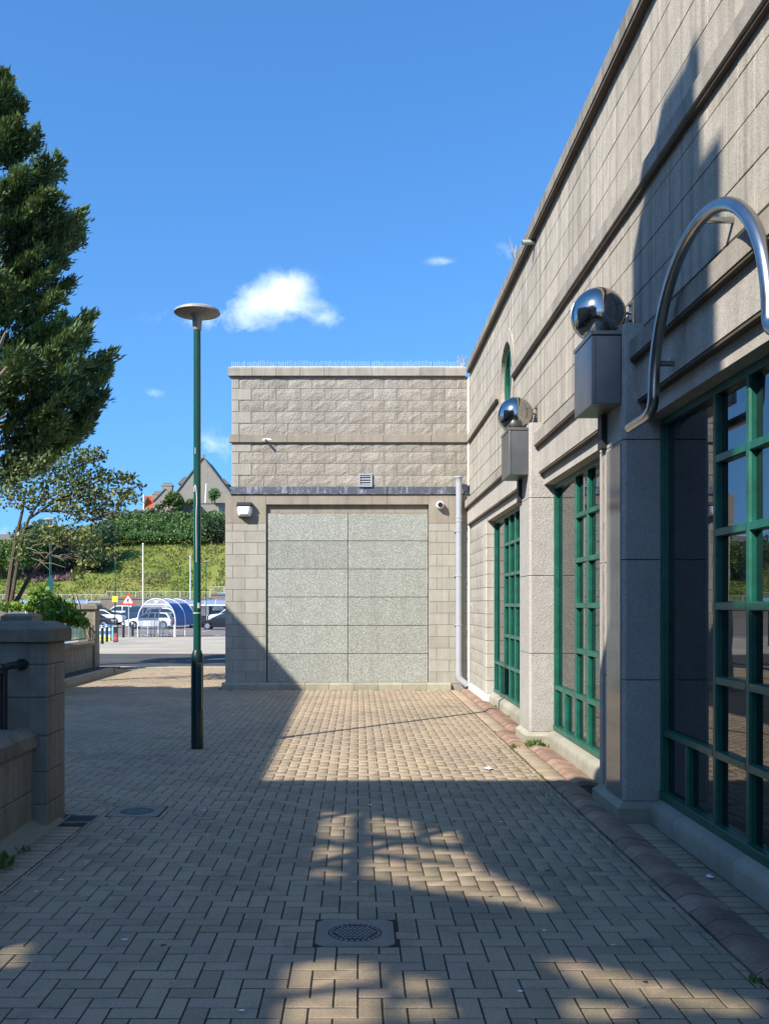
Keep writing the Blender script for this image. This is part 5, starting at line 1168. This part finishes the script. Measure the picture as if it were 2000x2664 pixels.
b.prism([(c.x+.13*math.cos(a), c.z+.42*math.sin(a)) for a in np.linspace(0, 2*math.pi, 17)[:-1]], 'y', 41.58, 41.62); b.build('plate', M_lampgreen, t); b = MB(); b.box(c.x-.06, c.x+.06, 41.62, 41.96, c.z-.03, c.z+.03); b.build('clamp', M_black, t)

# ------------------------------------------------------------------ retaining wall, fence, bank, houses
rw = thing('retaining_wall', (-25, 138, 0), 'dark stone retaining wall along the back of the car park', 'wall')
b = MB(); b.box(-110, carx(262, 138), 138, 139, -.6, EYE-(1572-VY)*138/FPX+.0); b.box(carx(262, 138), carx(548, 138), 138, 139, -.6, EYE+14.5*138/FPX); b.box(carx(548, 138), 40, 138, 139, -.6, EYE+25*138/FPX); b.build('masonry', M_rubble, rw)
b = MB(); b.box(-110, carx(262, 138), 137.9, 139.1, EYE+.06, EYE+.3); b.box(carx(262, 138), carx(548, 138), 137.9, 139.1, EYE+14.5*138/FPX, EYE+14.5*138/FPX+.25); b.box(carx(548, 138), 40, 137.9, 139.1, EYE+25*138/FPX, EYE+25*138/FPX+.25); b.build('coping', M_rubble, rw)
def fence(px0, px1, y_bot, y_top, label):
    Y = 139.6; x0, x1 = carx(px0, Y), carx(px1, Y); z0_, z1_ = EYE-(y_bot-VY)*Y/FPX, EYE-(y_top-VY)*Y/FPX; t = thing('rail_fence', ((x0+x1)/2, Y, z0_), label, 'fence', 'pale railings above the retaining wall')
    for z in (z1_, z0_+.12): b = MB(); b.box(x0, x1, Y-.03, Y+.03, z-.035, z+.035); b.build('rail', M_rail, t)
    n_ = max(2, round((x1-x0)/2.1))
    for q in np.linspace(x0, x1, n_+1): b = MB(); b.box(q-.05, q+.05, Y-.05, Y+.05, z0_-.6, z1_+.02); b.build('post', M_rail, t)
    b = MB()
    for q in np.arange(x0, x1, .19): b.box(q-.013, q+.013, Y-.01, Y+.01, z0_+.12, z1_)
    o = b.build('bars', M_rail, t); o['kind'] = 'stuff'
fence(-260, 276, 1572, 1547, 'pale railing on the lower left stretch of retaining wall'); fence(277, 546, 1560, 1539, 'pale railing on the middle stretch of retaining wall'); fence(548, 760, 1548, 1526, 'pale railing on the raised stretch of wall right of the lamp post')

def hill_top(X): px = VX+FPX*X/176; return EYE+(VY-float(np.interp(px, [-700, -100, 40, 110, 300, 450, 600, 1200], [1430, 1412, 1408, 1392, 1352, 1340, 1338, 1330])))*176/FPX
def hill_z(X, Y):
    t_ = (Y-139.8)/(176-139.8); zb = 2.2+(1.2 if VX+FPX*X/140 > 548 else 0); zt_ = hill_top(X)
    if t_ <= 1: return zb+(zt_-zb)*max(0, t_)**.92
    return zt_+.4*(Y-176)*.05
nx, ny = 100, 60; X_ = np.linspace(-130, 60, nx); Y_ = np.concatenate([np.linspace(139.8, 178, 45), np.linspace(182, 420, 15)])
HV = np.array([(x, y, hill_z(x, y)+.35*math.sin(x*.9+y*.5)*math.sin(y*.7-x*.31)+random.uniform(-.15, .15)) for y in Y_ for x in X_])
HF = np.array([(j*nx+i, j*nx+i+1, (j+1)*nx+i+1, (j+1)*nx+i) for j in range(ny-1) for i in range(nx-1)])
hl = mesh_from('hill', HV, HF, M_hill, smooth=True, attr=np.zeros(len(HF))); hl['kind'] = 'structure'
# rough grass and scrub on the bank
n_ = 24000; gx_ = RNG.uniform(-70, -18, n_); gy_ = 140+36*RNG.random(n_); P = np.array([(x, y, hill_z(x, y)) for x, y in zip(gx_, gy_)]); D = RNG.normal(scale=.55, size=(n_, 3)); D[:, 2] = np.abs(D[:, 2])+.5
patch = .5+.5*np.sin(gx_*.21+gy_*.33)*np.sin(gx_*.13-gy_*.19+1.3)
tag(leaves('rough_grass', P, D, RNG.uniform(.2, .5, n_), RNG.uniform(.08, .16, n_), M_grassleaf, None, rnd=np.clip(patch*.75+RNG.normal(scale=.2, size=n_), 0, 1)), 'rough green and straw coloured grass covering the bank', 'grass', kind='stuff')
def spray(px0, px1, py0, py1, n_, size, m, name, label, cat):
    P = []
    while len(P) < n_:
        px, py = random.uniform(px0, px1), random.uniform(py0, py1); t_ = .0
        for Y in np.linspace(140, 178, 39):
            p = at(px, py, Y)
            if hill_z(p.x, Y) >= p.z: P.append((p.x, Y, hill_z(p.x, Y))); break
        else: P.append(tuple(at(px, py, 150)))
    P = np.array(P); D = RNG.normal(scale=.5, size=P.shape); D[:, 2] = np.abs(D[:, 2])+.7
    return tag(leaves(name, P, D, RNG.uniform(size*.6, size*1.5, n_), size*.2, m), label, cat, kind='stuff')
spray(60, 190, 1478, 1520, 700, .8, M_pinkfl, 'willowherb', 'pink flowering willowherb patch on the bank', 'flowers'); spray(330, 470, 1495, 1525, 160, .45, M_pinkfl, 'dead_scrub', 'purplish dry scrub on the lower bank', 'scrub')
# hedge masses and shrubs
def shrub_mass(name, pts, per, size, m, label, cat='hedge', trunk=True, Yd=6.0):
    """pts: photo circles (x, y, rx, ry, Y)"""
    c0 = at(pts[0][0], pts[0][1]+pts[0][3], pts[0][4]); t = thing(name, tuple(c0), label, cat); bl = []
    for x, y, rx, ry, Y in pts:
        s_ = Y/FPX; bl.append((np.array(at(x, y, Y)), (rx*s_, min(rx*s_, Yd), ry*s_)))
    P, D = blob_leaves(bl, per, size); leaves('crown', P, D, RNG.uniform(size*.6, size*1.3, len(P)), size*.33, m, t)
    b = MB()
    for x, y, rx, ry, Y in pts[:6]:
        c = at(x, y, Y); b.tube([(c.x, c.y, c.z-ry*Y/FPX*1.1-.6), (c.x+random.uniform(-.3, .3), c.y, c.z)], .16, 6, .06)
    b.build('trunk', M_bark, t)
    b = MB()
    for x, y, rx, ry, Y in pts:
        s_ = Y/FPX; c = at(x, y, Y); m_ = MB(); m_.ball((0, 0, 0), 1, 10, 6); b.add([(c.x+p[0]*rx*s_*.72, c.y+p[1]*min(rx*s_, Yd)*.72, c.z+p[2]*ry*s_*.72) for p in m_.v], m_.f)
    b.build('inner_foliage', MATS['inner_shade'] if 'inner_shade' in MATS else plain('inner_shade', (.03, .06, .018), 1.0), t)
    return t
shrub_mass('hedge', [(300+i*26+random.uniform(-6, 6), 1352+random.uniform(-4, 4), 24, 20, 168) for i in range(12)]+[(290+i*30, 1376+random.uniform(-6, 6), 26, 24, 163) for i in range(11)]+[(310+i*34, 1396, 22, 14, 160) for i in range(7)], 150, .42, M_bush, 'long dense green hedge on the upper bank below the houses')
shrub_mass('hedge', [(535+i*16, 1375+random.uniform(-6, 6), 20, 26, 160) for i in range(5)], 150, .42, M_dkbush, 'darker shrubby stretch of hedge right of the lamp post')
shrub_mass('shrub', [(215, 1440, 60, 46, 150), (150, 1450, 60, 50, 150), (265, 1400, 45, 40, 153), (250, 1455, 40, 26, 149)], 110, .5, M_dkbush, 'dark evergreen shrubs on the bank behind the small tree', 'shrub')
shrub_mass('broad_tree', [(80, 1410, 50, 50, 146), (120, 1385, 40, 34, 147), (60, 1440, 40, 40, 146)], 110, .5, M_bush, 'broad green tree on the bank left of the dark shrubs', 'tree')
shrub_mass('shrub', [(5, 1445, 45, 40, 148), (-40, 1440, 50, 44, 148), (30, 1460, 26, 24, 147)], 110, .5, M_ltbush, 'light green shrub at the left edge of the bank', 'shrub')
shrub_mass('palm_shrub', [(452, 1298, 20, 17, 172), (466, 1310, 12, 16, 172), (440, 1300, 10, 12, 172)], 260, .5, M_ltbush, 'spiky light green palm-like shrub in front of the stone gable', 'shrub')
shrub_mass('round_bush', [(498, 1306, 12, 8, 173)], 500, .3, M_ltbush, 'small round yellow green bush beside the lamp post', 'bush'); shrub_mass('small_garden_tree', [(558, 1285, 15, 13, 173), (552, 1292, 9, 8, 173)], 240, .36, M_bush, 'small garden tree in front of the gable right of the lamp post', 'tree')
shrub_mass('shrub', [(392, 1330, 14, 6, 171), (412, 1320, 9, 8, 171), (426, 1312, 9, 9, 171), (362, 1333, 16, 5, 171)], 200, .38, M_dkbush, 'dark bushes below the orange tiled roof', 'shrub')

# houses on the ridge
HY = 178.0; kq = HY/FPX
def hx(px): return (px-VX)*kq
def hzz(py): return EYE-(py-VY)*kq
h1 = thing('gabled_house', (hx(528), HY+5, hzz(1320)), 'large grey stone gable house on the ridge behind the lamp post', 'house')
b = MB(); b.prism([(hx(455), hzz(1340)), (hx(601), hzz(1340)), (hx(601), hzz(1283)), (hx(528), hzz(1190)), (hx(455), hzz(1283))], 'y', HY, HY+12); b.build('wall', M_house, h1)
for s_ in (-1, 1):
    b = MB(); e = hx(528)+s_*(hx(606)-hx(528)); zE = hzz(1290)
    b.prism([(hx(528), hzz(1187)), (e, zE), (e, zE-.25), (hx(528), hzz(1191))], 'y', HY-.25, HY+12.3); b.build('roof', M_slate, h1)
b = MB(); b.box(hx(525), hx(531), HY-.3, HY+.5, hzz(1192), hzz(1182)); b.build('finial_stone', M_house, h1)
for (a, c, e0, e1) in ((461, 488, 1256, 1238), (568, 592, 1258, 1242)):
    b = MB(); b.box(hx(a)+.1, hx(c)-.1, HY+1.5, HY+4.5, hzz(1290), hzz(e0)); b.build('dormer_wall', M_house, h1)
    b = MB(); b.prism([(hx(a)-.2, hzz(e0)), (hx(c)+.2, hzz(e0)), (hx(c)-.4 if a < 500 else (hx(a)+hx(c))/2, hzz(e1)), ((hx(a)+hx(c))/2 if a < 500 else hx(a)+.2, hzz(e1))], 'y', HY+1.2, HY+4.8); b.build('dormer_roof', M_slate, h1)
b = MB(); b.add([(hx(535), HY-.05, hzz(1258)), (hx(537.5), HY-.05, hzz(1258)), (hx(535), HY-.05, hzz(1310)), (hx(532), HY-.05, hzz(1310)), (hx(535), HY, hzz(1258)), (hx(537.5), HY, hzz(1258)), (hx(535), HY, hzz(1310)), (hx(532), HY, hzz(1310))], [(0, 1, 2, 3), (4, 7, 6, 5), (0, 4, 5, 1), (1, 5, 6, 2), (2, 6, 7, 3), (3, 7, 4, 0)]); b.build('white_downpipe', M_whitepaint, h1)
h2 = thing('tiled_house', (hx(400), HY+2, hzz(1320)), 'orange pantiled house with tall stone chimney on the ridge', 'house')
b = MB(); b.box(hx(366), hx(458), HY+3, HY+9, hzz(1345), hzz(1312)); b.build('wall', M_house, h2)
b = MB(); rx0, rx1 = hx(365), hx(456)
b.add([(rx0, HY+2.6, hzz(1318)), (rx1, HY+2.6, hzz(1318)), (rx1, HY+6, hzz(1281)), (rx0, HY+6, hzz(1281)), (rx1, HY+9.4, hzz(1318)), (rx0, HY+9.4, hzz(1318))], [(0, 1, 2, 3), (3, 2, 4, 5), (0, 3, 5), (1, 4, 2)]); rf = b.build('roof', M_tile, h2)
for i in range(26):
    x = rx0+(rx1-rx0)*(i+.5)/26; b = MB(); b.tube([(x, HY+2.55, hzz(1318)+.03), (x, HY+5.95, hzz(1281)+.05)], .07, 5); b.build('tile_row', M_tile, rf)
b = MB(); b.box(hx(364), hx(367), HY+2.4, HY+9.5, hzz(1340), hzz(1283)); b.build('white_verge', M_whitepaint, h2)
b = MB(); b.prism([(hx(397), hzz(1340)), (hx(450), hzz(1340)), (hx(450), hzz(1290)), (hx(428), hzz(1271)), (hx(397), hzz(1300))], 'y', HY+.5, HY+2.6); b.build('front_gable', M_house, h2)
b = MB(); b.prism([(hx(394), hzz(1303)), (hx(428), hzz(1270)), (hx(428), hzz(1272)), (hx(396), hzz(1305))], 'y', HY+.3, HY+2.7); b.build('gable_skew', M_slate, h2)
for (a, c, y0, y1, np_) in ((410.5, 437.5, 1290, 1258, 4), (386, 410, 1292, 1281, 4)):
    ch = MB(); ch.box(hx(a), hx(c), HY+3.4, HY+5, hzz(y0), hzz(y1)); ch.box(hx(a)-.12, hx(c)+.12, HY+3.3, HY+5.1, hzz(y1), hzz(y1)+.25); chm = ch.build('chimney', M_house, h2)
    for i in range(np_):
        x = hx(a)+(hx(c)-hx(a))*(i+.7)/(np_+.4); b = MB(); b.lathe([(.17, 0), (.14, .35), (.17, .42)], (x, HY+4.2, hzz(y1)+.25), 8); b.build('chimney_pot', plain('pot_clay', (.24, .13, .09), .8) if 'pot_clay' not in MATS else MATS['pot_clay'], chm)
gwall = thing('garden_wall', (hx(520), 174.5, hzz(1338)), 'stone garden wall below the gabled house', 'wall'); b = MB(); b.box(hx(464)*.98, hx(620)*.98, 174.3, 174.9, hzz(1348), hzz(1316)); b.build('masonry', M_house, gwall); b = MB(); b.box(hx(464)*.98, hx(620)*.98, 174.2, 175, hzz(1316), hzz(1316)+.15); b.build('coping', M_rubble, gwall)
rk = thing('rubble_wall', (hx(400), 173, hzz(1330)), 'broken pale rubble wall below the bushes on the ridge', 'wall'); b = MB()
for i in range(22): x = hx(350+i*5.5)*.972; b.ball((x, 173+random.uniform(-.2, .2), hzz(1337)+random.uniform(0, .35)-(.25 if i < 6 else 0)), random.uniform(.28, .55), 7, 5)
b.build('stones', M_house, rk)
h3 = thing('distant_roof', (hx(15), 190, hzz(1400)), 'grey slate roof peeping over the bank at the left edge', 'house'); kz = 190/FPX
b = MB(); b.box((-60-VX)*kz, (36-VX)*kz, 190, 197, EYE-(1425-VY)*kz, EYE-(1403-VY)*kz); b.build('wall', M_house, h3); b = MB(); b.prism([(189.6, EYE-(1405-VY)*kz), (197.4, EYE-(1405-VY)*kz), (193.5, EYE-(1386-VY)*kz)], 'x', (-62-VX)*kz, (38-VX)*kz); b.build('roof', M_slate, h3); b = MB(); b.box((2-VX)*kz, (8-VX)*kz, 193, 194, EYE-(1395-VY)*kz, EYE-(1380-VY)*kz); b.build('chimney', M_house, h3)

# ------------------------------------------------------------------ granite building behind the camera that throws the shade
HB = 9.0
tb = thing('corner_building', (-12, 0, 0), 'tall dark granite building reflected in the steel balls, throwing shade over the foreground', 'building')
Lp = [(-4.4, .79), (-9.05, .79), (-9.25, 12.0), (-11.5, 10.75), (-20, 7.9), (-20, -9), (-4.4, -9)]
ZR = 3.9                                                    # floor of the made-up open storey that lets sun patches through
b = MB(); b.prism(Lp, 'z', -.1, ZR); b.build('wall', M_house, tb)
b = MB(); b.prism([(-10.2, .79), (-9.05, .79), (-9.25, 12.0), (-11.5, 10.75), (-20, 7.9), (-20, -9), (-10.2, -9)], 'z', ZR, HB-.25); b.build('wall', M_house, tb)
b = MB(); b.box(-10.2, -4.4, -9, -6.2, ZR, HB-.25); b.build('wall', M_house, tb)
b = MB(); b.prism([(-10.2, .79), (-9.05, .79), (-9.25, 12.0), (-11.5, 10.75), (-20, 7.9), (-20, -9), (-10.2, -9)], 'z', HB-.25, HB); b.build('eaves_band', M_cap, tb)
b = MB(); b.box(-10.2, -4.4, -9, -6.2, HB-.25, HB); b.build('eaves_band', M_cap, tb)
b = MB(); b.box(-9.0, -4.4, .70, .79, HB-.55, HB-.25); b.box(-4.49, -4.4, -6.2, .70, HB-.55, HB-.25); b.build('sun_mask_head', M_house, tb)  # frame of the made-up glazed storey
M_tint = mk_clear('sun_filter_sheet', (.88, .87, .82, 1), .08)  # added panes that dim the sun coming through the roof holes
for x in (-8.2, -6.9, -5.6): b = MB(); b.box(x-.03, x+.03, .70, .79, ZR, HB-.55); b.build('sun_mask_post', M_black, tb)
for x in (-9.0, -8.2, -6.9, -5.6): b = MB(); b.box(x+.04, min(x+1.26, -4.45), .745, .755, ZR, HB-.55); b.build('sun_filter_pane', M_tint, tb)
for y in (-6.1, -4.6, -3.1, -1.6): b = MB(); b.box(-4.455, -4.445, y, y+1.45, ZR, HB-.55); b.build('sun_filter_pane', M_tint, tb)
b = MB(); b.box(-4.455, -4.445, -.1, .70, ZR, HB-.55); b.build('sun_filter_pane', M_tint, tb)
# unseen added roof, holes cut so sun falls in patches on the paving
PATCH_PX = [[(849, 2108), (933, 2114), (921, 2190), (840, 2178)], [(838, 2192), (919, 2206), (912, 2256), (829, 2240)], [(972, 2122), (1088, 2134), (1106, 2184), (969, 2166)], [(968, 2180), (1110, 2200), (1121, 2236), (964, 2214)],  # outlines of the window-reflected sun patches imitated on the paving
         [(1112, 2152), (1184, 2152), (1222, 2200), (1116, 2188)], [(1117, 2202), (1232, 2214), (1266, 2252), (1122, 2236)], [(826, 2252), (908, 2268), (905, 2290), (822, 2275)],
         [(960, 2226), (1255, 2252), (1337, 2292), (1478, 2362), (1430, 2368), (1108, 2312), (958, 2280)],
         [(768, 2500), (905, 2492), (1010, 2506), (1012, 2550), (900, 2560), (752, 2580)], [(1030, 2522), (1150, 2545), (1165, 2590), (1040, 2572)], [(748, 2592), (900, 2574), (1010, 2566), (1015, 2662), (735, 2668)], [(1050, 2588), (1180, 2606), (1200, 2640), (1060, 2650)],
         [(1390, 2488), (1500, 2492), (1985, 2604), (1998, 2640), (1800, 2622), (1520, 2556)], [(1470, 2590), (1640, 2610), (1720, 2650), (1500, 2640)], [(-20, 2392), (55, 2400), (104, 2458), (62, 2520), (-20, 2552)]]
PATCH_HOLES = []
for pl_ in PATCH_PX:
    PATCH_HOLES.append([((x-VX)*EYE/(y-VY)-HB/1.1, FPX*EYE/(y-VY)-HB/1.1) for x, y in pl_])
def inside(p, poly_):
    c = False; n_ = len(poly_)
    for i in range(n_):
        (x0, y0), (x1, y1) = poly_[i], poly_[(i+1) % n_]
        if (y0 > p[1]) != (y1 > p[1]) and p[0] < (x1-x0)*(p[1]-y0)/(y1-y0)+x0: c = not c
    return c
cs = .04; b = MB(); yv = -6.2
while yv < .79-1e-6:
    x = -10.2; run = None
    while x < -4.4+1e-6:
        solid = x < -4.4-cs*.5 and not any(inside((x+cs/2, yv+cs/2), q_) for q_ in PATCH_HOLES)
        if solid and run is None: run = x
        if not solid and run is not None: b.box(run, x, yv, min(yv+cs, .79), HB-.06, HB-.002); run = None
        x += cs
    yv += cs
b.build('sun_mask_roof', M_slate, tb)
b = MB(); b.prism([(-11, -7), (-10.8, 5), (-18, 3.5), (-18, -7)], 'z', HB, HB+1.2); b.build('roof', M_slate, tb)
for x in np.arange(-8.3, -4.8, 1.15):
    for z in (1.2,): b = MB(); b.box(x, x+.7, .78, .80, z, z+1.5); w_ = b.build('window', M_glass, tb); b = MB(); b.box(x-.05, x+.75, .70, .86, z-.1, z); b.build('sill', M_cap, w_)
for y in np.arange(-8.2, 0, 1.5):
    for z in (1.2,): b = MB(); b.box(-4.41, -4.39, y, y+.8, z, z+1.5); w_ = b.build('window', M_glass, tb); b = MB(); b.box(-4.5, -4.33, y-.05, y+.85, z-.1, z); b.build('sill', M_cap, w_)
chm = MB(); chm.box(-5.44, -4.68, -.68, -.04, HB-.3, 12.72); chm = chm.build('chimney', M_house, tb)
b = MB(); b.box(-5.72, -5.442, -.60, -.10, HB-.3, 12.15); b.build('chimney_shoulder', M_house, chm)  # shoulder added to widen the chimney's shade onto the nearer steel box
b = MB(); b.box(-5.1, -4.8, -1.25, -.70, HB-.3, 12.1); b.build('chimney_shoulder', M_house, chm)
for xx_, yy_ in ((-5.14, -.40), (-5.0, -.60), (-4.84, -.78)): b = MB(); b.lathe([(.13, 12.05), (.11, 12.80), (.05, 12.92)], (xx_, yy_, 0), 10); b.build('chimney_pot', MATS['pot_clay'], chm)
